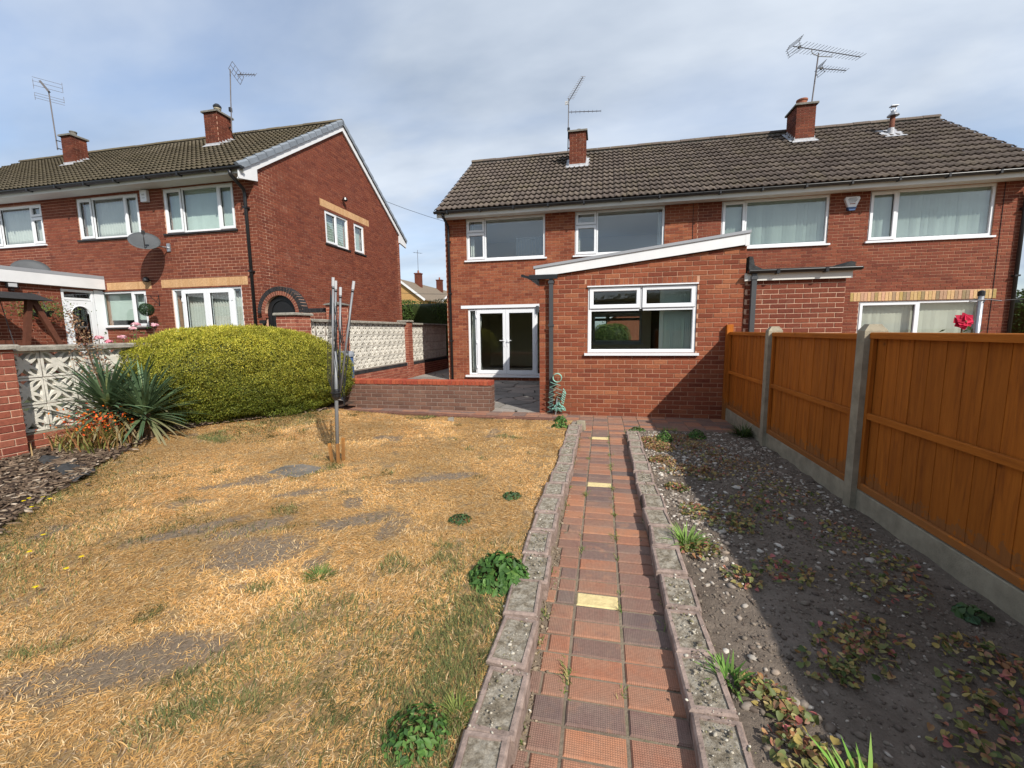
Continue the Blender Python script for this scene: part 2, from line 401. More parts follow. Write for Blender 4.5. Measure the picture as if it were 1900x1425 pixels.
def lay_bricks(parent, lst, mat, limit=300, keep=None):
    sc = []
    for i, (F, p, isr, hid) in enumerate(lst):
        c = F(sum(x[0] for x in p)/len(p), sum(x[1] for x in p)/len(p)); view = Vector((0, 0, CAM_H))-c
        cs = max(0, view.normalized().dot(F.n)); sc.append(show(c, parea(p)*cs, hid))
    order = sorted(range(len(lst)), key=lambda i: -sc[i]); single = set(i for i in order[:limit] if sc[i] > 0)
    rest = MB()
    for i, (F, p, isr, hid) in enumerate(lst):
        j = random.uniform(-.0016, .0016); r = random.random()
        if i in single and isr:
            w = p[1][0]-p[0][0]; h = p[2][1]-p[1][1]
            link('brick', brick_mesh(w, h, mat), parent, F.mat((p[0][0]+p[1][0])/2, (p[1][1]+p[2][1])/2, j))
        else:
            b = MB() if i in single else rest; n = len(p)
            fr = [F(a, c, j) for a, c in p]; bk = [F(a, c, -.012) for a, c in p]
            b.mesh(fr+bk, [tuple(range(n))]+[(k, k+n, (k+1) % n+n, (k+1) % n) for k in range(n)], 0, r)
            if i in single: b.build('brick', mat, parent)
    if rest.f: tag(rest.build('brickwork', mat, parent), kind='stuff')
def backing(name, parent, F, Wd, H, holes=(), clips=(), mat='mortar', depth=.11, thick=.25, z0=0., inner='room_wall'):
    us = sorted(set([0., Wd]+[x for h in holes for x in h[:2] if 0 < x < Wd])); vs_ = sorted(set([z0, H]+[x for h in holes for x in h[2:] if z0 < x < H])); b = MB()
    for i in range(len(us)-1):
        for j in range(len(vs_)-1):
            cu, cv = (us[i]+us[i+1])/2, (vs_[j]+vs_[j+1])/2
            if any(h[0] < cu < h[1] and h[2] < cv < h[3] for h in holes): continue
            p = [(us[i], vs_[j]), (us[i+1], vs_[j]), (us[i+1], vs_[j+1]), (us[i], vs_[j+1])]
            for c in clips: p = clip(p, *c) if len(p) > 2 else []
            if len(p) < 3: continue
            b.face([F(a, c, -.007) for a, c in p]); b.face([F(a, c, -thick) for a, c in p][::-1], 1)
    for a0, a1, b0, b1 in holes:
        for (p, q) in (((a0, b0), (a1, b0)), ((a1, b0), (a1, b1)), ((a1, b1), (a0, b1)), ((a0, b1), (a0, b0))):
            b.face([F(p[0], p[1], -.002), F(p[0], p[1], -thick), F(q[0], q[1], -thick), F(q[0], q[1], -.002)], 0)
    return b.build(name, [mat, inner], parent)
# ---- windows
def ring(b, F, u0, u1, v0, v1, w, n0, n1, mi=0, bev=.008):
    o = [(u0, v0), (u1, v0), (u1, v1), (u0, v1)]; c = [(u0+w-bev, v0+w-bev), (u1-w+bev, v0+w-bev), (u1-w+bev, v1-w+bev), (u0+w-bev, v1-w+bev)]
    i = [(u0+w, v0+w), (u1-w, v0+w), (u1-w, v1-w), (u0+w, v1-w)]
    vs_ = [F(a, d, n0) for a, d in o]+[F(a, d, n1) for a, d in o]+[F(a, d, n1) for a, d in c]+[F(a, d, n1-bev) for a, d in i]+[F(a, d, n0) for a, d in i]
    fs = []
    for k in range(4):
        l = (k+1) % 4
        for s in (0, 4, 8, 12): fs.append((s+k, s+l, s+4+l, s+4+k))
    b.mesh(vs_, fs, mi)
def fbox(b, F, u0, u1, v0, v1, n0, n1, mi=0, r=0.):
    vs_ = [F(u0, v0, n1), F(u1, v0, n1), F(u1, v1, n1), F(u0, v1, n1), F(u0, v0, n0), F(u1, v0, n0), F(u1, v1, n0), F(u0, v1, n0)]
    b.mesh(vs_, [(0, 1, 2, 3), (7, 6, 5, 4), (4, 5, 1, 0), (5, 6, 2, 1), (6, 7, 3, 2), (7, 4, 0, 3)], mi, r)
def window(parent, F, u0, u1, v0, v1, cells, sill='white', glass='glass', n1=-.03, name='window', fw=.055, sill_out=.05, sill_ext=.05):
    """cells: (u0,u1,v0,v1,opens) inside the frame"""
    b = MB(); ring(b, F, u0+.004, u1-.004, v0+.004, v1-.004, fw, n1-.07, n1)
    w = b.build(name, 'pvc', parent)
    bars = MB()
    for c in cells:
        if c[0] > u0+.09: fbox(bars, F, c[0]-.028, c[0]+.028, max(c[2], v0+fw), min(c[3], v1-fw), n1-.068, n1-.003)
        if c[2] > v0+.09: fbox(bars, F, max(c[0]+.03, u0+fw), min(c[1]-.03, u1-fw), c[2]-.028, c[2]+.028, n1-.066, n1-.005)
    if bars.f: bars.build('mullion', 'pvc', w)
    for c in cells:
        a0 = c[0]+(.03 if c[0] > u0+.09 else fw-.012); a1 = c[1]-(.03 if c[1] < u1-.09 else fw-.012)
        b0 = c[2]+(.03 if c[2] > v0+.09 else fw-.012); b1 = c[3]-(.03 if c[3] < v1-.09 else fw-.012); g = .0
        if c[4]:
            k = MB(); ring(k, F, a0-.012, a1+.012, b0-.012, b1+.012, .062, n1-.05, n1+.016); k.build('casement', 'pvc', w); g = .05
            sb = MB(); ring(sb, F, a0-.018, a1+.018, b0-.018, b1+.018, .008, n1-.04, n1+.004, bev=.001); sb.build('seal', 'metal_dark', w)
            hd = MB(); hz = (b0+b1)/2; fbox(hd, F, a1-.034, a1-.016, hz-.06, hz+.05, n1-.06, n1-.075); hd.build('handle', 'pvc', w)
        gk = MB(); ring(gk, F, a0+g-.006, a1-g+.006, b0+g-.006, b1-g+.006, .009, n1-.045, n1-.022, bev=.001); gk.build('gasket', 'black_pvc', w)
        p = MB(); fbox(p, F, a0+g, a1-g, b0+g, b1-g, n1-.04, n1-.034); p.build('pane', glass, w)
    if sill:
        k = MB(); fbox(k, F, u0-sill_ext, u1+sill_ext, v0-.045, v0-.004, -.11, sill_out); k.build('sill', 'pvc' if sill == 'white' else 'black_sill', w)
    return w
def slats(parent, F, u0, u1, v0, v1, n, mat='blind', pitch=.085, ang=.5):
    b = MB(); u = u0
    while u < u1-.02:
        a = ang+random.uniform(-.12, .12); w = .089/2; cu = u+pitch/2; zz = v0+random.uniform(0, .012); t = .0006
        p = [(cu-w*math.cos(a), n-w*math.sin(a)), (cu+w*math.cos(a), n+w*math.sin(a))]
        b.face([F(p[0][0], zz, p[0][1]), F(p[1][0], zz, p[1][1]), F(p[1][0], v1, p[1][1]), F(p[0][0], v1, p[0][1])])
        b.face([F(p[1][0], zz, p[1][1]-t), F(p[0][0], zz, p[0][1]-t), F(p[0][0], v1, p[0][1]-t), F(p[1][0], v1, p[1][1]-t)])
        u += pitch
    fbox(b, F, u0, u1, v1, v1+.04, n-.03, n+.03)
    return b.build('vertical_blind', mat, parent)
def drape(parent, F, u0, u1, v0, v1, n, mat='curtain', amp=.03, folds=7, pinch=0.):
    b = MB(); k = folds*8; rows = 8
    for j in range(rows+1):
        for i in range(k+1):
            t = i/k; v = v0+(v1-v0)*j/rows; g = 1-pinch*math.exp(-((j/rows-.45)/.25)**2)
            b.v.append(tuple(F(u0+(u1-u0)*t*g, v, n+amp*math.sin(t*folds*6.283+.6*math.sin(j*.7)))))
    for j in range(rows):
        for i in range(k):
            a = j*(k+1)+i; b.f.append((a, a+1, a+k+2, a+k+1)); b.mi.append(0); b.r.append(0.)
    o = b.build('curtain', mat, parent, True); so = o.modifiers.new('thickness', 'SOLIDIFY'); so.thickness = .004
    return o
# ---- roofs
def tile_mesh(mat, w, g):
    b = MB(); n = 13; t = .014; pr = []
    for i in range(n):
        u = w*i/(n-1); h = sum(.040*math.exp(-((u-c*w)/(.115*w))**2) for c in (.2, .7)); pr.append((u, h))
    for s, zz in ((-.0, .050), (g+.06, .002)):
        for u, h in pr: b.v.append((u, s, zz+h))
    for u, h in pr: b.v.append((u, .012, .050+h*.9-.026))
    for i in range(n-1):
        b.f += [(i, i+1, n+i+1, n+i), (2*n+i, 2*n+i+1, i+1, i)]; b.mi += [0, 0]; b.r += [0., 0.]
    b.f += [(2*n, 0, n), (n-1, 3*n-1, 2*n-1)]; b.mi += [0, 0]; b.r += [0., 0.]
    me = b.data('roof_tile', mat); me.polygons.foreach_set('use_smooth', [i % 2 == 0 and i < 2*(n-1) for i in range(len(me.polygons))]); return me
def tiled_slope(parent, x0, x1, ye, ze, yr, zr, cols, rows, mat, limit=300, drop=()):
    sl = math.hypot(yr-ye, zr-ze); a = math.atan2(zr-ze, yr-ye); w = (x1-x0)/cols; g = (sl-.04)/rows
    me = tile_mesh(mat, w, g); jobs = []
    for j in range(rows):
        for i in range(cols):
            y = ye+math.cos(a)*g*j; z = ze+math.sin(a)*g*j; x = x0+w*i; cx, cy = x+w/2, y+math.cos(a)*g/2
            if any(d[0] < cx < d[1] and d[2] < cy < d[3] for d in drop): continue
            M4 = Matrix.Translation((x, y, z))@Matrix.Rotation(a+random.uniform(-.006, .006), 4, 'X')@Matrix.Rotation(random.uniform(-.004, .004), 4, 'Z')
            jobs.append((show((cx, y, z), w*g, False), M4))
    jobs.sort(key=lambda t: -t[0]); rest = MB()
    for k, (s, M4) in enumerate(jobs):
        if k < limit and s > 0: link('roof_tile', me, parent, M4)
        else: rest.mesh([M4@Vector(v.co) for v in me.vertices], [tuple(p.vertices) for p in me.polygons], 0, random.random())
    if rest.f: tag(rest.build('roof_tiles', mat, parent), kind='stuff')
    u = MB(); u.face([(x0, ye, ze-.005), (x1, ye, ze-.005), (x1, yr, zr-.005), (x0, yr, zr-.005)]); u.face([(x0, ye, ze-.03), (x0, yr, zr-.03), (x1, yr, zr-.03), (x1, ye, ze-.03)]); u.build('roof_underlay', 'felt', parent)
def ridge(parent, x0, x1, y, z, mat, r=.115, ln=.45):
    n = max(1, round((x1-x0)/ln)); ln = (x1-x0)/n; b = MB(); k = 9
    for i, xx in enumerate((.004, ln-.004)):
        for rr in (r, r-.018):
            for j in range(k):
                t = math.pi*(j/(k-1)); b.v.append((xx, math.cos(t)*rr, math.sin(t)*rr*.85))
    for j in range(k-1): b.f += [(j, j+1, 2*k+j+1, 2*k+j), (k+j+1, k+j, j, j+1), (2*k+j, 2*k+j+1, 3*k+j+1, 3*k+j)]; b.mi += [0]*3; b.r += [0.]*3
    me = b.data('ridge_tile', mat, True)
    for i in range(n): link('ridge_tile', me, parent, Matrix.Translation((x0+i*ln, y, z+random.uniform(-.006, .006)))@Matrix.Rotation(random.uniform(-.006, .006), 4, 'Y'))
    m2 = MB(); m2.box(x0, x1, y-.07, y+.07, z-.06, z+.03); m2.build('ridge_mortar', 'concrete_dark', parent)
def gutter(parent, x0, x1, y, z, r=.06, clips=1.0):
    b = MB(); k = 9
    for xx in (x0, x1):
        for rr in (r, r-.006):
            for j in range(k):
                t = math.pi+math.pi*j/(k-1); b.v.append((xx, y+math.cos(t)*rr, z+math.sin(t)*rr))
    for j in range(k-1):
        b.f += [(j+1, j, 2*k+j, 2*k+j+1), (k+j, k+j+1, 3*k+j+1, 3*k+j)]; b.mi += [0]*2; b.r += [0.]*2
    b.f += [(0, k, 3*k, 2*k), (2*k-1, k-1, 3*k-1, 4*k-1)]; b.mi += [0, 0]; b.r += [0., 0.]
    g = b.build('gutter', 'black_pvc', parent, True)
    for xx in (x0, x1):
        e = MB(); e.box(xx-.004, xx+.004, y-r, y+r, z-r*.8, z); e.build('end_cap', 'black_pvc', g)
    x = x0+.4
    while x < x1-.2:
        e = MB(); e.box(x-.02, x+.02, y-r-.006, y+r+.006, z-r-.012, z+.006); e.build('bracket', 'black_pvc', g); x += clips
    return g
def downpipe(parent, pts, r=.034, mat='black_pvc', collars=(), square=False):
    b = MB()
    if square:
        for p, q in zip(pts, pts[1:]): b.obox(p, q, r*2, r*2)
    else: b.tube(pts, r, 10)
    d = b.build('downpipe', mat, parent, not square)
    for c in collars:
        e = MB(); e.box(c[0]-r-.012, c[0]+r+.012, c[1]-r-.01, c[1]+r+.03, c[2]-.02, c[2]+.02); e.build('collar', mat, d)
    return d
def chimney(parent, x0, x1, y0, y1, z0, z1, roofz, mats=('mortar_left', 'brick_chimney'), cap='concrete_dark', flash=True):
    b = MB(); b.box(x0+.008, x1-.008, y0+.008, y1-.008, z0, z1-.06)
    for o, u, wd in (((x0, y0, z0), (1, 0, 0), x1-x0), ((x1, y0, z0), (0, 1, 0), y1-y0), ((x1, y1, z0), (-1, 0, 0), x1-x0), ((x0, y1, z0), (0, -1, 0), y1-y0)):
        F = Fr(o, u)
        for (_, p, i_, h_) in bricks(F, wd, z1-z0-.07):
            n = len(p); b.mesh([F(a, c, random.uniform(-.001, .001)) for a, c in p]+[F(a, c, -.012) for a, c in p], [tuple(range(n))]+[(k, k+n, (k+1) % n+n, (k+1) % n) for k in range(n)], 1, random.random())
    c = b.build('chimney', list(mats), parent)
    k = MB(); k.box(x0-.05, x1+.05, y0-.05, y1+.05, z1-.07, z1-.012, ch=.012); k.build('cap', cap, c)
    if flash:
        f = MB(); zf = roofz(y0)
        f.mesh([(x0-.1, y0-.10, roofz(y0-.10)+.075), (x1+.1, y0-.10, roofz(y0-.10)+.075), (x1+.05, y0-.012, zf+.09), (x0-.05, y0-.012, zf+.09)], [(0, 1, 2, 3)])
        f.box(x0-.012, x1+.012, y0-.014, y0-.002, zf-.1, zf+.13)
        for xs in (x0-.014, x1+.002):
            ns = 5; st = (y1-y0)/ns
            for q in range(ns): ya = y0+q*st; f.box(xs, xs+.012, ya, ya+st*.96, roofz(ya)-.1, roofz(ya+st)+.09)
        f.mesh([(x0-.12, y0, zf+.07), (x0-.002, y0, zf+.08), (x0-.002, y1, roofz(y1)+.08), (x0-.12, y1, roofz(y1)+.07)], [(0, 1, 2, 3)])
        f.mesh([(x1+.002, y0, zf+.08), (x1+.12, y0, zf+.07), (x1+.12, y1, roofz(y1)+.07), (x1+.002, y1, roofz(y1)+.08)], [(0, 1, 2, 3)])
        f.build('flashing', 'lead', c)
    return c
def pot(c, x, y, z, r=.11, h=.26, mat='terracotta', cowl=False):
    b = MB(); b.lathe((x, y, z-.02), [(r*.95, 0), (r, .04), (r*.88, .08), (r*.85, h*.75), (r, h*.85), (r, h), (r*.8, h), (r*.75, h*.5)], 16); p = b.build('pot', mat, c, False)
    if cowl:
        k = MB(); k.lathe((x, y, z+h-.02), [(r*.4, 0), (r*1.1, .02), (r*1.15, .06), (r*.6, .12), (.01, .14)], 16); k.build('cowl', 'black_pvc', p)
# ---- plants
def blades(base, az, lean, ln, wd, c0, c1, curve=.4, seg=2, fold=0.):
    """tapering leaf strips; returns V,Q,T,col"""
    n = len(base); rows = seg+1; d = np.stack([np.cos(az), np.sin(az), np.zeros(n)], 1); sd_ = np.stack([-np.sin(az), np.cos(az), np.zeros(n)], 1)
    V = np.zeros((n, 2*seg+1, 3)); K = np.zeros((n, 2*seg+1, 3)); p = base.copy(); ang = lean.copy()
    for i in range(seg+1):
        t = i/seg; col = c0*(1-t)+c1*t
        w = (wd*(1-.55*t**2))[:, None]*sd_*.5
        if i < seg: V[:, 2*i] = p-w; V[:, 2*i+1] = p+w; K[:, 2*i] = col; K[:, 2*i+1] = col
        else: V[:, 2*i] = p; K[:, 2*i] = col
        st = (ln/seg)[:, None]*(d*np.cos(ang)[:, None]+np.array([0, 0, 1.])*np.sin(ang)[:, None]); p = p+st; ang = ang-curve
    m_ = 2*seg+1; off = (np.arange(n)*m_)[:, None]; Q = []
    for i in range(seg-1): Q.append(off+np.array([[2*i, 2*i+1, 2*i+3, 2*i+2]]))
    T = off+np.array([[2*seg-2, 2*seg-1, 2*seg]])
    return V.reshape(-1, 3), (np.concatenate(Q) if Q else np.zeros((0, 4), int)), T, K.reshape(-1, 3)
def leaves(cen, nrm, size, aspect, col, fold=.25):
    """diamond leaves, 2 tris folded on the midrib, laid across normal nrm"""
    n = len(cen); nrm = nrm/np.linalg.norm(nrm, axis=1, keepdims=True); r = rng.normal(size=(n, 3)); a = np.cross(nrm, r); a /= np.linalg.norm(a, axis=1, keepdims=True); b = np.cross(nrm, a)
    s = size[:, None]; w = s*aspect
    V = np.stack([cen-a*s*.5, cen+b*w*.5+nrm*s*fold*.3-a*s*.05, cen+a*s*.5, cen-b*w*.5+nrm*s*fold*.3-a*s*.05], 1).reshape(-1, 3)
    o = (np.arange(n)*4)[:, None]; T = np.concatenate([o+np.array([[0, 1, 2]]), o+np.array([[0, 2, 3]])]); return V, T, np.repeat(col, 4, 0)
def pick(cols, n, var=.15, p=None):
    c = np.array(cols)[rng.choice(len(cols), n, p=p)]; return c*(1+rng.uniform(-var, var, (n, 1)))
# ================================================================== the setting
YE, YM, YL = 7.364, 12.305, 9.2
def lawn_z(x, y):
    x = np.asarray(x, float); y = np.asarray(y, float)
    k = np.clip((-x-3.2)/2.8, 0, 1); k = k*k*(3-2*k)
    return .075+.11*k+.035*(vnoise(x*.7, y*.7, 3, 3)-.5)+.012*(vnoise(x*4, y*4, 5, 2)-.5)-.03*np.clip((y-5.6)/1., 0, 1)*(1-k)
BEDX = np.array([[-1.5, -3.3], [0., -3.4], [1.2, -3.6], [2.0, -4.05], [2.38, -4.4], [2.75, -4.6], [3.3, -5.0], [4.4, -5.62], [5.0, -5.4], [5.6, -5.05], [6.3, -4.7], [6.8, -4.6], [8, -4.6]])
def bed_x(y): return np.interp(y, BEDX[:, 0], BEDX[:, 1])
def bare(x, y):
    x = np.asarray(x, float); y = np.asarray(y, float); d = np.zeros_like(x)
    for cx, cy, a, b_, r in ((-2.15, 2.15, .30, .17, .5), (-1.75, 2.7, .26, .10, .6), (-2.45, 2.45, .22, .08, .9), (-1.95, 1.25, .36, .13, .5), (-2.9, 2.3, .3, .08, .8), (-2.55, 3.1, .22, .06, .6), (-1.5, 3.7, .4, .08, .5), (-3.3, 3.2, .3, .05, .7)):
        u = (x-cx)*math.cos(r)+(y-cy)*math.sin(r); v = -(x-cx)*math.sin(r)+(y-cy)*math.cos(r); d = np.maximum(d, np.clip(1.35-np.hypot(u/a, v/b_)*.75+.9*(vnoise(x*7, y*7, 47, 3)-.5), 0, 1))
    return np.maximum(d, np.clip((vnoise(x*1.7, y*1.7, 45, 4)-.66)*7, 0, .7)*np.clip((-x-1.1)*2.5, 0, 1))*np.clip((-x-.9)*3, 0, 1)
def groundmat(name, stops, scale, stops2=None, bstr=.6, bscale=45, extra=None):
    t = NT(name); c = t.ramp(t.noise(scale, 6, .65), stops)
    if stops2: c = t.mix(.55, c, t.ramp(t.noise(scale*14, 5, .7), stops2), 'MULTIPLY')
    t.bump(t.noise(bscale, 5, .75), bstr, .02); return t.fin(c, .97, .08)
groundmat('far_ground', [(.3, (.09, .1, .05)), (.7, (.2, .17, .09))], .4)
groundmat('lawn_soil', [(.34, (.15, .115, .085)), (.46, (.19, .14, .09)), (.6, (.24, .165, .085)), (.75, (.28, .19, .095))], 1.1, [(.3, (.55,)*3), (.7, (1.25,)*3)])
t = NT('lawn_turf'); at_ = t.n('ShaderNodeAttribute', attribute_name='bare')
c = t.mix(t.ramp(at_.outputs['Fac'], [(.25, (0, 0, 0)), (.7, (1, 1, 1))]), t.ramp(t.noise(60, 6, .75), [(.3, (.20, .13, .06)), (.5, (.38, .25, .115)), (.7, (.52, .36, .18))]), t.ramp(t.noise(40, 6, .7), [(.3, (.19, .145, .10)), (.7, (.31, .24, .175))]))
t.bump(t.noise(90, 5, .8), .9, .02); t.fin(c, .97, .08)
groundmat('bed_soil', [(.3, (.12, .095, .075)), (.55, (.185, .15, .12)), (.75, (.245, .20, .165))], 1.6, [(.3, (.6,)*3), (.7, (1.25,)*3)], .8, 60)
groundmat('mulch_soil', [(.3, (.055, .036, .028)), (.7, (.11, .075, .058))], 3, [(.3, (.6,)*3), (.7, (1.25,)*3)], .8, 60)
groundmat('joint_sand', [(.3, (.14, .11, .08)), (.55, (.24, .19, .14)), (.75, (.12, .125, .06))], 4)
groundmat('tarmac', [(.3, (.045,)*3), (.7, (.065,)*3)], 2)
groundmat('slab_bed', [(.3, (.03, .03, .027)), (.7, (.06, .056, .05))], 3)
groundmat('yard', [(.3, (.05, .06, .03)), (.7, (.10, .10, .05))], 2)
b = MB(); b.face([(-600, -300, -.30), (600, -300, -.30), (600, 900, -.30), (-600, 900, -.30)]); tag(b.build('ground', 'far_ground'), kind='structure')
b = MB(); b.box(-40, 40, 25, 31, -.35, -.25); tag(b.build('road', 'tarmac'), kind='structure')
# lawn and mulch bed share one undulating surface
def sheet(name, mat, x0, x1, y0, y1, nx, ny, zf, keep=None):
    xs = np.linspace(x0, x1, nx+1); ys = np.linspace(y0, y1, ny+1); X, Y = np.meshgrid(xs, ys); V = np.stack([X, Y, zf(X, Y)], -1).reshape(-1, 3)
    i, j = np.meshgrid(np.arange(nx), np.arange(ny)); a = (j*(nx+1)+i).ravel(); Q = np.stack([a, a+1, a+nx+2, a+nx+1], 1)
    if keep is not None:
        cx = (X[:-1, :-1]+X[1:, 1:]).ravel()/2; cy = (Y[:-1, :-1]+Y[1:, 1:]).ravel()/2; Q = Q[keep(cx, cy)]
    o = npmesh(name, V, Q, None, None, mat, None, True); return tag(o, kind='structure')
lawn_o = sheet('lawn', 'lawn_turf', -6.25, -.42, -1.5, 6.62, 290, 400, lawn_z)
co = np.empty(len(lawn_o.data.vertices)*3, np.float32); lawn_o.data.vertices.foreach_get('co', co); co = co.reshape(-1, 3); bv = bare(co[:, 0], co[:, 1]); at = lawn_o.data.attributes.new('bare', 'FLOAT', 'POINT'); at.data.foreach_set('value', bv.astype(np.float32))
sheet('mulch_bed', 'mulch_soil', -6.25, -3.2, -1.5, 7.3, 90, 240, lambda x, y: lawn_z(x, y)+.018+.03*(vnoise(x*6, y*6, 9, 3)-.5), lambda x, y: x < bed_x(y)-.02+.1*(vnoise(x*3, y*3, 2, 2)-.5))
def bed_z(x, y): return .04+.05*(vnoise(x*1.3, y*1.3, 11, 3)-.5)+.035*(vnoise(x*9, y*9, 12, 3)-.5)
sheet('soil_bed', 'bed_soil', .49, 1.995, -1.5, 6.16, 110, 460, bed_z)
b = MB(); b.box(-40, -6.32, 2, 9.25, -.3, .45); tag(b.build('neighbour_yard', 'yard'), kind='structure')
b = MB(); b.box(2.06, 30, -3, 12.4, -.3, -.02); tag(b.build('neighbour_garden', 'lawn_soil'), kind='structure')

# ---- brick path: pavers in three columns, then the paved strip before the extension
b = MB(); b.box(-.43, .50, -.5, 6.25, -.25, -.008); b.box(-.56, 2.0, 6.25, 7.362, -.25, -.0085); path = tag(b.build('path', 'joint_sand'), kind='structure')
def pavermat(name, cols):
    t = NT(name); r = t.rnd(); c = t.ramp(r, [(i/(len(cols)-1), x) for i, x in enumerate(cols)])
    c = t.mix(t.ramp(t.noise(9, 4), [(.55, (0, 0, 0)), (.66, (.5,)*3)]), c, t.ramp(t.math('FRACT', t.math('MULTIPLY', r, 7.3)), [(0, (.13, .082, .075)), (1, (.40, .19, .11))]))
    c = t.mix(t.ramp(t.noise(3.1, 5, .7), [(.45, (0, 0, 0)), (.75, (.45,)*3)]), c, (.25, .19, .145))
    c = t.mix(.5, c, t.ramp(t.noise(55, 5), [(.3, (.65,)*3), (.7, (1.2,)*3)]), 'MULTIPLY')
    c = t.mix(t.ramp(t.noise(7, 6, .75), [(.38, (.03,)*3), (.75, (.36,)*3)]), c, (.27, .21, .16))
    s = t.n('ShaderNodeSeparateXYZ'); t.l(t.position(), s.inputs[0])
    wx = t.math('SINE', t.math('MULTIPLY', s.outputs[0], 760.)); wy = t.math('SINE', t.math('MULTIPLY', s.outputs[1], 760.))
    g = t.math('MULTIPLY', t.math('ADD', wx, 1.), t.math('ADD', wy, 1.))
    c = t.mix(.32, c, t.ramp(g, [(0, (.6,)*3), (.9, (1.2,)*3)]), 'MULTIPLY')
    t.bump(t.math('ADD', g, t.math('MULTIPLY', t.noise(120, 4), 2.)), .35, .003); t.fin(c, .85, .25)
pavermat('paver', [(.15, .10, .09), (.37, .155, .085), (.17, .108, .095), (.44, .195, .105), (.13, .092, .088), (.19, .115, .095), (.38, .15, .08), (.15, .10, .09), (.42, .18, .095), (.20, .115, .09)])
simple('paver_yellow', (.62, .50, .25), .85, .25, .2, 30, .4, 120)
_pv = {}
def paver(x0, x1, y0, y1, mat='paver', zt=None, parent=path):
    w, d = x1-x0, y1-y0; k = (round(w, 2), round(d, 2), mat)
    if k not in _pv: q = MB(); q.box(-w/2, w/2, -d/2, d/2, -.05, 0, ch=.006); _pv[k] = q.data('paver', mat)
    z = random.uniform(-.003, .003) if zt is None else zt+random.uniform(-.003, .003)
    return link('paver', _pv[k], parent, Matrix.Translation(((x0+x1)/2, (y0+y1)/2, z))@Matrix.Rotation(random.uniform(-.012, .012), 4, 'Z')@Matrix.Rotation(random.uniform(-.008, .008), 4, 'X'))
RP = .1187; YEL = (2.19, 3.972, 5.742); y = .70; n = 0
while y < 6.24:
    yel = any(abs(y+RP/2-t) < RP/2 for t in YEL)
    paver(-.114, .106, y+.005, y+RP-.006, 'paver_yellow' if yel else 'paver')
    paver(.122, .338, y+.005, y+RP-.006)
    if random.random() < .3 and y < 3: paver(-.278, -.232, y+.006, y+RP-.006); paver(-.222, -.128, y+.006, y+RP-.006)
    else: paver(-.243 if y < 2.6 else -.275, -.127, y+.005, y+RP-.005)
    y += RP; n += 1
y = 6.26
while y < 7.3:
    for c in range(11):
        x0 = -.117-.2333*2+.2333*c; x1 = min(x0+.226, 1.99)
        if x1-x0 > .06: paver(x0, x1, y+.003, min(y+RP-.004, 7.355))
    y += RP

# ---- hollow concrete edging blocks either side of the path
simple('edging_rim', (.27, .205, .175), .93, .15, .5, 22, .5, 110)
t = NT('edging_infill'); c = t.mix(.6, t.ramp(t.noise(19, 8, .78), [(.34, (.12, .10, .072)), (.44, (.21, .178, .132)), (.52, (.30, .265, .21)), (.58, (.38, .345, .285)), (.68, (.23, .20, .14)), (.76, (.14, .125, .075))]), t.ramp(t.noise(90, 5, .8), [(.3, (.5,)*3), (.7, (1.35,)*3)]), 'MULTIPLY'); t.bump(t.noise(110, 6, .8), .9, .008); t.fin(c, .97, .1)
def block_meshes(w, ln, h, rim):
    a = MB(); q = .008; n_ = .022
    o = [(-w/2, -ln/2), (w/2, -ln/2), (w/2, ln/2), (-w/2, ln/2)]; i = [(-w/2+rim, -ln/2+rim), (w/2-rim, -ln/2+rim), (w/2-rim, ln/2-rim), (-w/2+rim, ln/2-rim)]
    c = [(x*(1-q*2/w), y*(1-q*2/ln)) for x, y in o]
    vs_ = [(x, y, -h) for x, y in o]+[(x, y, -q) for x, y in o]+[(x, y, 0) for x, y in c]+[(x, y, 0) for x, y in i]+[(x*.95, y*.97, -.03) for x, y in i]
    fs = [(s+k, s+(k+1) % 4, s+4+(k+1) % 4, s+4+k) for s in (0, 4, 8, 12) for k in range(4)]
    a.mesh(vs_, fs); bm_ = a.data('edging_block', 'edging_rim')
    f = MB(); nx, ny = 7, 12
    for jy in range(ny+1):
        for jx in range(nx+1):
            x = (-w/2+rim)*(1-2*jx/nx)*.98; y = (-ln/2+rim)*(1-2*jy/ny)*.98; f.v.append((x, y, -.007+random.uniform(-.0022, .0022)))
    for jy in range(ny):
        for jx in range(nx): k = jy*(nx+1)+jx; f.f.append((k, k+1, k+nx+2, k+nx+1)); f.mi.append(0); f.r.append(0.)
    return bm_, f.data('infill', 'edging_infill')
EB = [block_meshes(.165+random.uniform(-.008, .008), .293, .2, random.choice((.016, .02, .024))) for _ in range(9)]
edl = thing('path_edging', 'row of hollow grey concrete edging blocks between the dry lawn and the brick path', 'edging')
edr = thing('path_edging', 'row of low grey concrete edging blocks between the brick path and the soil bed', 'edging')
def edge_row(par, xf, y0, y1, zf):
    y = y0
    while y < y1:
        me = random.choice(EB); M4 = Matrix.Translation((xf(y)+random.uniform(-.013, .013), y+.15, zf(y)+random.uniform(-.012, .012)))@Matrix.Rotation(random.uniform(-.055, .055)+(math.pi if random.random() < .5 else 0), 4, 'Z')@Matrix.Rotation(random.uniform(-.02, .02), 4, 'Y')
        o = link('edging_block', me[0], par, M4); link('infill', me[1], o); y += .3
edge_row(edl, lambda y: -.352-.03*math.exp(-((y-3)/1.2)**2)+.0*y, .33, 6.1, lambda y: .108)
edge_row(edr, lambda y: .425, .30, 5.9, lambda y: .072)

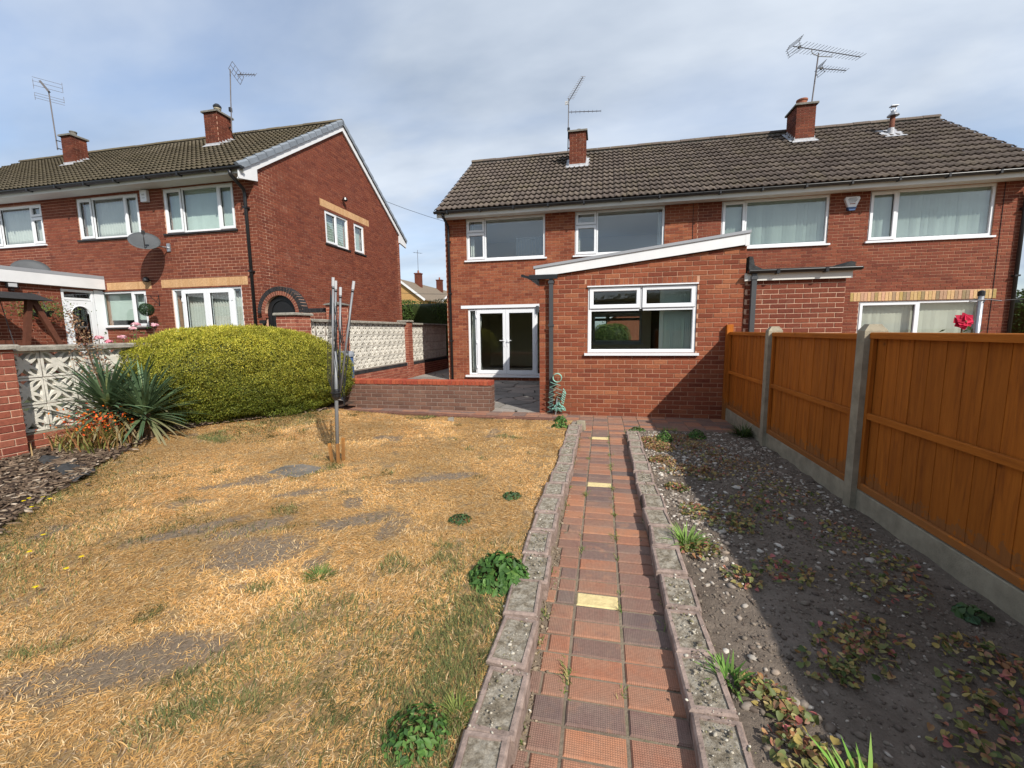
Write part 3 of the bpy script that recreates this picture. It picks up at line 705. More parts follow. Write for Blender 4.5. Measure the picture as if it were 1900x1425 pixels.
# ---- crazy paving of the patio and the side passage
b = MB(); b.box(-6.1, -1.06, 7.28, 12.31, -.28, -.03); b.box(-6.1, -4.58, 12.31, 19, -.28, -.031); patio = tag(b.build('patio', 'slab_bed'), kind='structure')
t = NT('slab'); c = t.ramp(t.rnd(), [(0, (.20, .185, .165)), (.5, (.27, .25, .225)), (1, (.34, .29, .25))]); c = t.mix(.6, c, t.ramp(t.noise(12, 6), [(.3, (.7,)*3), (.7, (1.2,)*3)]), 'MULTIPLY'); t.bump(t.noise(40, 5), .5, .01); t.fin(c, .93, .15)
def voronoi_slabs(x0, x1, y0, y1, n, par, lim):
    pts = [(random.uniform(x0, x1), random.uniform(y0, y1)) for _ in range(n)]
    for _ in range(2):
        cells = []
        for i, p in enumerate(pts):
            poly = [(x0, y0), (x1, y0), (x1, y1), (x0, y1)]
            for j, q in enumerate(pts):
                if i == j or abs(q[0]-p[0]) > 1.6 or abs(q[1]-p[1]) > 1.6: continue
                a, b_ = q[0]-p[0], q[1]-p[1]; poly = clip(poly, a, b_, a*(p[0]+q[0])/2+b_*(p[1]+q[1])/2)
                if len(poly) < 3: break
            cells.append(poly)
        if _ == 0: pts = [((sum(v[0] for v in c)/len(c)*.6+p[0]*.4), (sum(v[1] for v in c)/len(c)*.6+p[1]*.4)) if len(c) > 2 else p for c, p in zip(cells, pts)]
    for c in cells:
        if len(c) < 3: continue
        mx, my = sum(v[0] for v in c)/len(c), sum(v[1] for v in c)/len(c); q = MB(); m_ = len(c); zt = random.uniform(-.006, .004)
        def sh(v, g): d = math.hypot(v[0]-mx, v[1]-my); k = max(0, 1-g/max(d, .01)); return (mx+(v[0]-mx)*k+random.uniform(-.012, .012), my+(v[1]-my)*k+random.uniform(-.012, .012))
        base = [sh(v, .022) for v in c]
        q.mesh([(x, y, zt) for x, y in base]+[(x+(x-mx)*.01, y+(y-my)*.01, -.05) for x, y in base], [tuple(range(m_))]+[(k, k+m_, (k+1) % m_+m_, (k+1) % m_) for k in range(m_)], 0, random.random())
        q.build('paving_stone', 'slab', par)
voronoi_slabs(-4.9, -1.08, 7.42, 12.28, 95, patio, 300)
voronoi_slabs(-6.08, -4.62, 12.4, 16.5, 22, patio, 300)
voronoi_slabs(-6.08, -4.95, 7.6, 12.2, 20, patio, 300)

# paver strip and kerb along the lawn
for j in range(5):
    x = -5.0
    while x < -.60: paver(x, min(x+.226, -.57), 6.76+j*RP+.003, 6.76+(j+1)*RP-.004, zt=.018, parent=patio); x += .2333
b = MB(); b.box(-5.0, -.56, 6.73, 7.37, -.2, .004); b.build('paving_bed', 'joint_sand', patio)
simple('kerb_brown', (.15, .075, .055), .93, .15, .3, 14, .5, 110, ramt=.15)
kerb = thing('lawn_kerb', 'line of long dark red-brown kerb stones along the far edge of the lawn', 'kerb')
x = -5.1
while x < -.62:
    x1 = min(x+.74, -.60); q = MB(); q.box(-(x1-x)/2+.004, (x1-x)/2-.004, -.055, .055, -.2, 0, ch=.01)
    yy = 6.66+(-(x+x1)/2-2.8)*.055; link('kerb_stone', q.data('kerb_stone', 'kerb_brown'), kerb, Matrix.Translation(((x+x1)/2, yy, .086+random.uniform(-.006, .006)))@Matrix.Rotation(-.05+random.uniform(-.01, .01), 4, 'Z')); x += .745

# ---- low brown brick wall in front of the patio
lw = thing('garden_wall', 'low brown brick wall with bright red brick coping in front of the patio', 'wall')
F = Fr((-4.98, 7.40, 0), (1, 0, 0)); backing('wall_core', lw, F, 3.03, .48, mat='mortar_grey', thick=.2, z0=-.15, inner='mortar_grey')
FR = Fr((-1.95, 7.40, 0), (0, 1, 0)); backing('wall_core', lw, FR, .215, .48, mat='mortar_grey', thick=.01, z0=-.15, inner='mortar_grey')
FB = Fr((-1.95, 7.615, 0), (-1, 0, 0)); backing('wall_core', lw, FB, 3.03, .48, mat='mortar_grey', thick=.02, z0=-.15, inner='mortar_grey')
lay_bricks(lw, bricks(F, 3.03, .48, z0=.0, off=.06)+bricks(FR, .215, .48, off=.11)+bricks(FB, 3.03, .48), 'brick_brown')
me = MB(); me.box(-.0335, .0335, -.115, .115, -.04, .04, ch=.006); me = me.data('coping_brick', 'brick_coping')
for i in range(40): link('coping_brick', me, lw, Matrix.Translation((-4.94+i*.0757, 7.508+random.uniform(-.004, .004), .522+random.uniform(-.003, .003)))@Matrix.Rotation(random.uniform(-.02, .02), 4, 'Z'))
b = MB(); b.box(-4.975, -1.955, 7.405, 7.61, .48, .552); b.build('coping_mortar', 'mortar', lw)

# ================================================================== timber fence
fence = thing('fence', 'orange-brown close-board timber fence with concrete posts and gravel boards', 'fence')
def feather(w, h):
    q = MB(); q.mesh([(0, 0, 0), (.0032, w, 0), (.018, w, 0), (.014, 0, 0), (0, 0, h), (.0032, w, h), (.018, w, h), (.014, 0, h)], [(0, 1, 5, 4), (1, 2, 6, 5), (2, 3, 7, 6), (3, 0, 4, 7), (4, 5, 6, 7)]); return q.data('board', 'fence_wood')
FZ0, FZ1 = .2, 1.405; bm = feather(.142, FZ1-FZ0-.03)
def fence_panel(y0, y1, dz=0.):
    pn = MB(); pn.box(1.958, 2.03, y0, y1, FZ1-.045+dz, FZ1+dz, ch=.006); p = pn.build('panel', 'fence_rail', fence)   # top cap carries the panel
    for nm, a, c, x0 in (('rail', FZ0, FZ0+.05, 1.966), ('rail', .755, .80, 1.966)):
        q = MB(); q.box(x0, 1.992, y0+.03, y1-.03, a+dz, c+dz, ch=.005); q.build(nm, 'fence_rail', p)
    for ya in (y0, y1-.035):
        q = MB(); q.box(1.964, 1.9915, ya, ya+.035, FZ0+dz+.0, FZ1-.046+dz); q.build('stile', 'fence_wood', p)
    n_ = 13; st = (y1-y0)/n_
    for i in range(n_): link('board', bm, p, Matrix.Translation((1.9935+random.uniform(0, .0015), y0+i*st, FZ0+dz+.005)))
def gravel_board(y0, y1):
    q = MB(); q.box(1.965, 2.02, y0, y1, -.12, FZ0-.004, ch=.006); q.build('gravel_board', 'concrete', fence)
def fence_post(y, h=1.475):
    q = MB(); x0, x1, y0, y1 = 1.925, 2.075, y-.05, y+.05
    vs_ = [(x0, y0, -.2), (x1, y0, -.2), (x1, y1, -.2), (x0, y1, -.2), (x0, y0, h-.05), (x1, y0, h-.05), (x1, y1, h-.05), (x0, y1, h-.05), (x0+.035, y0+.02, h), (x1-.035, y0+.02, h), (x1-.035, y1-.02, h), (x0+.035, y1-.02, h)]
    q.mesh(vs_, [(0, 1, 5, 4), (1, 2, 6, 5), (2, 3, 7, 6), (3, 0, 4, 7), (4, 5, 9, 8), (5, 6, 10, 9), (6, 7, 11, 10), (7, 4, 8, 11), (8, 9, 10, 11)]); q.build('post', 'concrete', fence)
PY = (5.589, 3.713, 1.837, -.04, -1.9)
for py in PY: fence_post(py)
for a, c in ((PY[0], 7.26), (PY[1], PY[0]), (PY[2], PY[1]), (PY[3], PY[2]), (PY[4], PY[3])):
    fence_panel(a+.052, c-(.052 if c < 7 else 0), .0 if c > 5 else .008); gravel_board(a+.052, c-(.052 if c < 7 else 0))
b = MB(); b.box(1.93, 2.02, 7.265, 7.352, -.1, 1.52, ch=.006); b.build('end_post', 'fence_wood', fence)

# ================================================================== boundary screen-block wall
simple('screen_block', (.60, .57, .50), .93, .15, .2, 14, .4, 90, ramt=.1)
simple('coping_stone', (.27, .25, .21), .95, .1, .4, 16, .7, 80)
def screen_block_mesh():
    h = .145; cu = bpy.data.curves.new('sb', 'CURVE'); cu.dimensions = '2D'; cu.fill_mode = 'BOTH'; cu.extrude = .045
    def sp(pts):
        s = cu.splines.new('POLY'); s.points.add(len(pts)-1); s.use_cyclic_u = True
        for i, p in enumerate(pts): s.points[i].co = (p[0], p[1], 0, 1)
    sp([(-h, -h), (h, -h), (h, h), (-h, h)])
    def lens(t):      # half width of the petal at t along the diagonal
        return math.sin(math.pi*t)
    for k in range(4):
        a = math.pi/4+k*math.pi/2; ca, sa = math.cos(a), math.sin(a); L0, L1 = .062, .172
        up = [(L0+(L1-L0)*i/8, .0205*lens(i/8)) for i in range(9)]; pts = up+[(p, -w) for p, w in up[-2:0:-1]]
        sp([(p*ca-w*sa, p*sa+w*ca) for p, w in pts])
        b_ = k*math.pi/2; cb_, sb_ = math.cos(b_), math.sin(b_); pts = []      # curved triangle between two petals
        R0, Rm = .043, .124
        arc = [(R0+(Rm-R0)*(i/7), .073*(i/7)**1.6) for i in range(8)]
        pts = arc+[(p, -w) for p, w in arc[-1:0:-1]]
        sp([(p*cb_-w*sb_, p*sb_+w*cb_) for p, w in pts])
    o = bpy.data.objects.new('sb', cu); C.objects.link(o); dg = bpy.context.evaluated_depsgraph_get(); dg.update()
    me = bpy.data.meshes.new_from_object(o.evaluated_get(dg)); bpy.data.objects.remove(o); me.name = 'screen_block'; me.materials.clear(); me.materials.append(MAT['screen_block']); return me
SB = screen_block_mesh()
def screen_run(par, y0, y1, z0, rows, copz, cap_w=.24):
    n_ = int(round((y1-y0)/.3)); st = (y1-y0)/n_
    for r in range(rows):
        for i in range(n_):
            M4 = Matrix.Translation((-6.2+random.uniform(-.002, .002), y0+(i+.5)*st, z0+.15+r*.3))@Matrix(((0, 0, 1, 0), (1, 0, 0, 0), (0, 1, 0, 0), (0, 0, 0, 1)))
            link('screen_block', SB, par, M4)
    q = MB()
    for r in range(1, rows): q.box(-6.235, -6.165, y0, y1, z0+r*.3-.005, z0+r*.3+.005)
    for i in range(n_+1):
        if 0 < i < n_: q.box(-6.234, -6.166, y0+i*st-.005, y0+i*st+.005, z0, z0+rows*.3)
    q.build('block_joints', 'mortar_grey', par)
    y = y0
    while y < y1-.02:
        y2 = min(y+.6, y1); k = MB(); k.box(-6.2-cap_w/2, -6.2+cap_w/2, y+.003, y2-.003, z0+rows*.3+.002, copz, ch=.015); k.build('coping_stone', 'coping_stone', par); y = y2
def pier(par, x0, x1, y0, y1, z0, z1, mat='brick_garden', mort='mortar_pale', cap=.05, pyramid=False):
    lst = []
    for o, u, wd in (((x0, y0, z0), (1, 0, 0), x1-x0), ((x1, y0, z0), (0, 1, 0), y1-y0), ((x1, y1, z0), (-1, 0, 0), x1-x0), ((x0, y1, z0), (0, -1, 0), y1-y0)):
        F = Fr(o, u); backing('pier_core', par, F, wd, z1-z0, mat=mort, thick=.02, inner=mort); lst += bricks(F, wd, z1-z0, off=.0)
    q = MB(); q.box(x0-.04, x1+.04, y0-.04, y1+.04, z1+.002, z1+cap, ch=.015)
    if pyramid:
        cx, cy = (x0+x1)/2, (y0+y1)/2; z = z1+cap+.0005
        q.mesh([(x0-.03, y0-.03, z), (x1+.03, y0-.03, z), (x1+.03, y1+.03, z), (x0-.03, y1+.03, z), (cx, cy, z+.06)], [(0, 1, 4), (1, 2, 4), (2, 3, 4), (3, 0, 4)])
    q.build('pier_cap', 'concrete_dark' if pyramid else 'coping_stone', par); return lst
nw = thing('screen_wall', 'lower stretch of pale pierced screen-block wall on red brick beside yucca and mulch bed', 'wall')
F = Fr((-6.09, 3.26, -.05), (0, 1, 0)); backing('wall_base', nw, F, 4.19, .44, mat='mortar_pale', thick=.22, inner='mortar_pale')
lst = bricks(F, 4.19, .44, off=.08); lst += pier(nw, -6.42, -5.98, 2.82, 3.25, -.05, 1.33)
lay_bricks(nw, lst, 'brick_garden')
b = MB(); b.box(-6.30, -6.092, 3.26, 7.44, .3905, .402); b.build('mortar_bed', 'concrete', nw)
screen_run(nw, 3.26, 7.44, .405, 3, 1.362)
fw_ = thing('screen_wall', 'taller far stretch of pale pierced screen-block wall above blue bricks along the side passage', 'wall')
lst = pier(fw_, -6.42, -5.98, 7.46, 7.93, -.05, 1.83); lst += pier(fw_, -6.38, -6.03, 9.02, 9.38, -.05, 2.12, cap=.03, pyramid=True); lst += pier(fw_, -6.36, -6.05, 12.64, 12.97, -.1, 1.80)
for ya, yb in ((7.95, 9.0), (9.4, 12.62), (12.99, 16.3)):
    F = Fr((-6.09, ya, -.3), (0, 1, 0)); backing('wall_base', fw_, F, yb-ya, .70, mat='mortar_pale', thick=.22, inner='mortar_pale'); lst += bricks(F, yb-ya, .70, off=.05)
    q = MB(); q.box(-6.30, -6.095, ya, yb, .402, .505); q.build('blue_course_mortar', 'mortar_grey', fw_)
    n_ = int((yb-ya)/.0757)
    if not 'BBM' in globals(): q = MB(); q.box(-.11, .112, -.033, .033, -.048, .048, ch=.005); BBM = q.data('blue_brick', 'brick_blue')
    for i in range(n_): link('blue_brick', BBM, fw_, Matrix.Translation((-6.197, ya+.04+i*.0757, .456)))
    screen_run(fw_, ya, yb, .515, 4, 1.775)
lay_bricks(fw_, lst, 'brick_garden')

# ================================================================== main pair of houses
EAVE_Y, EAVE_Z, RDG_Y, RDG_Z = 11.80, 4.83, 15.60, 7.49
TM = (RDG_Z-EAVE_Z)/(RDG_Y-EAVE_Y); roofz = lambda y: EAVE_Z+TM*(y-EAVE_Y)
BACK_Y = 19.4
h1 = thing('semi_detached_house', 'red brick house with lean-to extension, glass french doors and plain dark upstairs windows', 'house', 'brick semi-detached houses')
h2 = thing('semi_detached_house', 'right-hand red brick house with pale vertical blinds, yellow brick lintel and metal roof flue', 'house', 'brick semi-detached houses')
X0, XP, X1 = -4.58, 2.42, 9.47
W1, W2, FD, IW, IDR = (-3.93, -1.60, 3.54, 4.72), (-.77, 1.60, 3.54, 4.72), (-3.93, -1.62, .16, 2.13), (-.25, 1.08, 1.10, 2.25), (1.32, 1.86, .10, 2.12)
def loc(h, x0): return (h[0]-x0, h[1]-x0, h[2], h[3])
F1 = Fr((X0, YM, 0), (1, 0, 0)); H = 4.735
holes = [loc(h, X0) for h in (W1, W2, FD, IW, IDR)]
backing('facade', h1, F1, XP-X0, H, holes, mat='mortar', z0=-.3, thick=.26)
lst = bricks(F1, XP-X0, H, holes+[(3.6, 6.6, -1, 2.4)], z0=-.15, off=.02, unseen=[(3.5, 7.1, -1, 2.6)])
# extension
FE = Fr((-1.06, YE, 0), (1, 0, 0)); EW = 3.24
EWN = (-.236, 1.49, 1.075, 2.19); sold = (-.26, 1.52, 2.196, 2.302)
slope_e = (2.725-2.365)/EW; clips = [(-slope_e, 1, 2.365)]
backing('extension_wall', h1, FE, EW, 2.75, [loc(EWN, -1.06)], clips, mat='mortar', z0=-.1, thick=.25)
lst2 = bricks(FE, EW, 2.75, [loc(EWN, -1.06), loc(sold, -1.06)], clips, z0=-.02, off=.1)
lay_bricks(h1, lst2+lst, 'brick_main')
for i in range(23):
    q = MB(); fbox(q, FE, sold[0]+1.06+i*.0757+.005, sold[0]+1.06+i*.0757+.07, sold[2]+.003, sold[3]-.004, -.012, random.uniform(-.001, .001)); q.build('soldier_brick', 'brick_main', h1)
def plain_wall(par, pts, n, t=.2, mat='brick_plain', nm='side_wall'):
    n = Vector(n); q = MB(); k = len(pts); a = [Vector(p) for p in pts]
    q.mesh(a+[p-n*t for p in a], [tuple(range(k)), tuple(range(2*k-1, k-1, -1))]+[(i, i+k, (i+1) % k+k, (i+1) % k) for i in range(k)], 0)
    for i in (1,): q.mi[-k-1] = 1
    return q.build(nm, [mat, 'room_wall'], par)
FS = Fr((-1.06, YM-.03, 0), (0, -1, 0)); SWN = (.9, 3.9, .55, 2.1); backing('side_wall', h1, FS, YM-YE-.05, 2.36, [SWN], mat='brick_plain', z0=-.1, thick=.2); window(h1, FS, *SWN, [(.9, 1.9, .55, 2.1, False), (1.9, 2.9, .55, 2.1, False), (2.9, 3.9, .55, 2.1, True)])  # side window is unseen, added to let daylight into the extension room
# extension roof slab, trim, fascia
def ext_roof():
    q = MB(); a = (-1.12, 2.375); c = (2.20, 2.375+3.32*slope_e+.0); tk = .13
    q.mesh([(a[0], YE-.03, a[1]), (c[0], YE-.03, c[1]), (c[0], YM, c[1]), (a[0], YM, a[1]), (a[0], YE-.03, a[1]+tk), (c[0], YE-.03, c[1]+tk), (c[0], YM, c[1]+tk), (a[0], YM, a[1]+tk)], [(3, 2, 1, 0), (4, 5, 6, 7), (0, 1, 5, 4), (1, 2, 6, 5), (2, 3, 7, 6), (3, 0, 4, 7)])
    r = q.build('extension_roof', 'felt', h1)
    q = MB(); q.mesh([(a[0], YE-.031, a[1]-.012), (c[0]-.06, YE-.031, c[1]-.012), (c[0]-.06, YE-.031, c[1]+.165), (a[0], YE-.031, a[1]+.135), (a[0], YE-.055, a[1]-.012), (c[0]-.06, YE-.055, c[1]-.012), (c[0]-.06, YE-.055, c[1]+.165), (a[0], YE-.055, a[1]+.135)], [(4, 5, 6, 7), (0, 4, 7, 3), (5, 1, 2, 6), (0, 1, 5, 4), (7, 6, 2, 3)]); q.build('fascia', 'white_board', r)
    q = MB(); q.box(c[0]-.06, c[0]-.002, YE-.057, YE-.03, c[1]-.03, c[1]+.166); q.build('fascia_end', 'white_board', r)
    q = MB(); q.mesh([(a[0]-.03, YE-.075, a[1]+.128), (c[0]+.01, YE-.075, c[1]+.162), (c[0]+.01, YE-.075, c[1]+.205), (a[0]-.03, YE-.075, a[1]+.172), (a[0]-.03, YE+.06, a[1]+.128), (c[0]+.01, YE+.06, c[1]+.162), (c[0]+.01, YE+.06, c[1]+.205), (a[0]-.03, YE+.06, a[1]+.172)], [(0, 1, 2, 3), (7, 6, 5, 4), (4, 5, 1, 0), (5, 6, 2, 1), (6, 7, 3, 2), (7, 4, 0, 3)]); q.build('roof_trim', 'roof_trim', r)
ext_roof()
b = MB(); b.box(-1.22, -1.1, YE-.02, YM-.02, 2.33, 2.41); b.box(-1.23, -.74, YE-.10, YE-.0585, 2.325, 2.40, ch=.012); b.obox((-1.23, YE-.05, 2.36), (-1.36, YE-.05, 2.40), .07, .04); b.build('extension_gutter', 'black_pvc', h1)
downpipe(h1, [(-.85, YE-.045, -.02), (-.85, YE-.045, 2.33)], .033, 'dark_grey_pvc', [(-.85, YE-.045, 1.55), (-.85, YE-.045, .35), (-.85, YE-.045, 2.27)], True)
win = window(h1, FE, EWN[0]+1.06, EWN[1]+1.06, EWN[2], EWN[3], [(.824, 2.55, 1.075, 1.80, False), (.824, 1.69, 1.80, 2.19, True), (1.69, 2.55, 1.80, 2.19, True)], n1=-.02)
b = MB(); fbox(b, FE, EWN[0]+1.05, EWN[1]+1.07, 2.172, 2.192, -.02, .03); b.build('drip_bar', 'pvc', win)
slats(win, FE, 2.02, 2.50, 1.10, 2.14, -.18, 'blind', .03, .9)
b = MB(); fbox(b, FE, .80, 2.57, 1.035, 1.07, -.40, -.12); b.build('inner_sill', 'pvc', win)
# inside of the extension: floor, painted wall with the old kitchen window, side walls
FI = Fr((-.85, YM-.02, 0), (1, 0, 0)); backing('inner_wall', h1, FI, 2.84, 2.7, [loc(IW, -.85), loc(IDR, -.85)], mat='room_wall', z0=.06, thick=.01)
a = loc(IW, -.85); window(h1, FI, *a, [(a[0], a[1], a[2], 1.86, False), (a[0], a[0]+.42, 1.86, a[3], True), (a[0]+.42, a[1], 1.86, a[3], True)])
b = MB(); b.box(-.80, 1.95, YE+.26, BACK_Y-.3, .02, .06); b.build('floor', 'room_floor', h1)
b = MB(); b.box(1.96, 1.99, YE+.26, YM, .06, 2.7); b.build('room_wall', 'room_wall', h1)
b = MB(); b.box(1.34, 1.84, YM+.10, YM+.14, .06, 2.10); b.build('inner_door', 'brown_wood', h1)
# upstairs windows
def topl(h, x0, frac, trans):
    a = loc(h, x0); um = a[0]+(a[1]-a[0])*frac; vt = a[3]-(a[3]-a[2])*trans
    return a, [(a[0], um, a[2], vt, True), (a[0], um, vt, a[3], True), (um, a[1], a[2], a[3], False)]
a, c = topl(W1, X0, .245, .34); w = window(h1, F1, *a, c, glass='glass_sky'); slats(w, F1, 2.0, 2.9, 3.3, 4.22, -.7, 'blind_grey', .085, .3); drape(w, F1, .72, .84, 3.6, 4.66, -.22, 'curtain', .02, 2)
a, c = topl(W2, X0, .255, .32); w = window(h1, F1, *a, c, glass='glass_sky'); drape(w, F1, 6.03, 6.14, 3.6, 4.66, -.22, 'curtain', .02, 2); drape(w, F1, 3.86, 3.95, 3.6, 4.66, -.22, 'curtain', .02, 2)
# french doors
def french(par, F, h, side, glass='glass', sill=True, lintel=None, hl=True):
    u0, u1, v0, v1 = h; b = MB(); ring(b, F, u0+.004, u1-.004, v0+.004, v1-.004, .05, -.10, -.03); fr = b.build('french_doors', 'pvc', par); m_ = (u0+u1)/2
    for s0, s1 in ((u0+.045, u0+side), (u1-side, u1-.045)):
        k = MB(); fbox(k, F, s0, s1, v0+.05, v1-.05, -.07, -.064); k.build('pane', glass, fr)
    for x in (u0+side, u1-side): k = MB(); fbox(k, F, x-.025, x+.025, v0+.05, v1-.05, -.10, -.035); k.build('mullion', 'pvc', fr)
    for a0, a1, sgn in ((u0+side+.022, m_-.003, 1), (m_+.003, u1-side-.022, -1)):
        k = MB(); ring(k, F, a0, a1, v0+.05, v1-.045, .095, -.09, -.012); d = k.build('door', 'pvc', fr)
        k = MB(); fbox(k, F, a0+.09, a1-.09, v0+.14, v1-.135, -.055, -.049); k.build('pane', glass, d)
        k = MB(); ring(k, F, a0+.088, a1-.088, v0+.138, v1-.133, .009, -.06, -.025, bev=.001); k.build('gasket', 'black_pvc', d)
        hx = (a1-.045 if sgn > 0 else a0+.045); k = MB(); fbox(k, F, hx-.016, hx+.016, v0+.85, v0+1.08, -.012, .0); k.tube([F(hx, v0+1.03, .0), F(hx, v0+1.03, .05), F(hx-sgn*.13, v0+1.03, .05)], .010, 8); k.build('handle', 'pvc', d)
        for hz in (v0+.25, v0+1.0, v0+1.75): k = MB(); hx2 = a0-.01 if sgn > 0 else a1+.01; fbox(k, F, hx2-.014, hx2+.014, hz-.045, hz+.045, -.012, .004); k.build('hinge', 'pvc', d)
    if sill: k = MB(); fbox(k, F, u0-.10, u1+.10, v0-.06, v0-.002, -.12, .07); k.build('sill', 'pvc', fr)
    return fr
a = loc(FD, X0); fr = french(h1, F1, a, .245); drape(fr, F1, a[0]+.06, a[0]+.36, .22, 2.05, -.2, 'curtain', .025, 4, .35)
b = MB(); fbox(b, F1, a[0]-.21, a[1]+.2, 2.145, 2.235, -.0, .018); b.build('lintel_board', 'pvc', h1)
b = MB(); fbox(b, F1, 2.72, 2.80, 1.99, 2.18, .0, .05); b.build('meter_box', 'dark_grey_pvc', h1)
# neighbour half
W3, W4, PD = (3.0, 5.47, 3.54, 4.72), (6.33, 8.86, 3.54, 4.72), (6.28, 8.86, .05, 2.085)
F2 = Fr((XP, YM, 0), (1, 0, 0)); holes = [loc(h, XP) for h in (W3, W4, PD)]
backing('facade', h2, F2, X1-XP, H, holes, mat='mortar', z0=-.3, thick=.26)
FN = Fr((2.19, YE+.01, 0), (1, 0, 0)); backing('extension_wall', h2, FN, 1.38, 2.24, [], mat='mortar_pale', z0=-.1, thick=.2)
lint = loc((6.07, 9.09, 2.095, 2.31), XP)
lay_bricks(h2, bricks(F2, X1-XP, H, holes+[lint], z0=-.15, off=.13, unseen=[(0, 1.2, -1, 3), (0, 9, -1, 1.3)])+bricks(FN, 1.38, 2.24, z0=.03, off=.03, unseen=[(0, 2, -1, 1.38)]), 'brick_left')
b = MB(); fbox(b, F2, lint[0], lint[1], lint[2], lint[3], -.02, -.003); lb = b.build('lintel', 'mortar_pale', h2)
b = MB(); n_ = 40
for i in range(n_):
    u = lint[0]+(lint[1]-lint[0])*i/n_; fbox(b, F2, u+.005, u+(lint[1]-lint[0])/n_-.005, lint[2]+.004, lint[3]-.004, -.01, .006, 0, random.random())
tag(b.build('lintel_bricks', 'brick_yellow', lb), kind='stuff')
plain_wall(h2, [(3.57, YE+.022, -.1), (3.57, YM, -.1), (3.57, YM, 2.24), (3.57, YE+.022, 2.24)], (1, 0, 0))
b = MB(); b.box(2.23, 3.66, YE-.04, YM, 2.305, 2.36); r2 = b.build('extension_roof', 'felt', h2)
b = MB(); b.box(2.16, 3.62, YE-.05, YE-.015, 2.185, 2.30); b.build('fascia', 'soffit', r2)
b = MB()
for i in range(14): x = 2.3+.05*math.sin(i); 
b.mesh([(2.22, YE-.02, 2.36), (2.42, YE-.02, 2.36), (2.30, YE-.02, 2.42), (2.27, YE-.02, 2.55), (2.22, YE-.02, 2.56), (2.22, YE+.5, 2.36), (2.42, YE+.5, 2.36), (2.30, YE+.5, 2.42), (2.27, YE+.5, 2.55), (2.22, YE+.5, 2.56)], [(0, 1, 2, 3, 4), (9, 8, 7, 6, 5), (1, 6, 7, 2), (2, 7, 8, 3), (3, 8, 9, 4), (4, 9, 5, 0)])
b.mesh([(3.50, YE-.02, 2.36), (3.66, YE-.02, 2.36), (3.66, YE-.02, 2.41), (3.60, YE-.02, 2.43), (3.50, YE+.5, 2.36), (3.66, YE+.5, 2.36), (3.66, YE+.5, 2.41), (3.60, YE+.5, 2.43)], [(0, 1, 2, 3), (1, 5, 6, 2), (2, 6, 7, 3), (3, 7, 4, 0)]); b.build('felt_upstand', 'felt', r2)
gutter(h2, 2.19, 3.70, YE-.10, 2.335, .05, .65)
downpipe(h2, [(2.285, YE-.06, -.02), (2.285, YE-.06, 2.29)], .034, 'dark_grey_pvc', [(2.285, YE-.06, 2.22)], True)
def onel(h, x0, frac): a = loc(h, x0); um = a[0]+(a[1]-a[0])*frac; return a, [(a[0], um, a[2], a[3], True), (um, a[1], a[2], a[3], False)]
for hh in (W3, W4):
    a, c = onel(hh, XP, .235); w = window(h2, F2, *a, c, glass='glass_sky'); slats(w, F2, a[0]+.06, a[1]-.06, a[2]+.08, a[3]-.05, -.16, 'blind', .079, .55)
a = loc(PD, XP); um = (a[0]+a[1])/2; w = window(h2, F2, *a, [(a[0], um, a[2], a[3], True), (um, a[1], a[2], a[3], False)], name='patio_door', fw=.06); slats(w, F2, a[0]+.06, a[1]-.06, .1, 2.03, -.2, 'blind_cream', .085, .3)
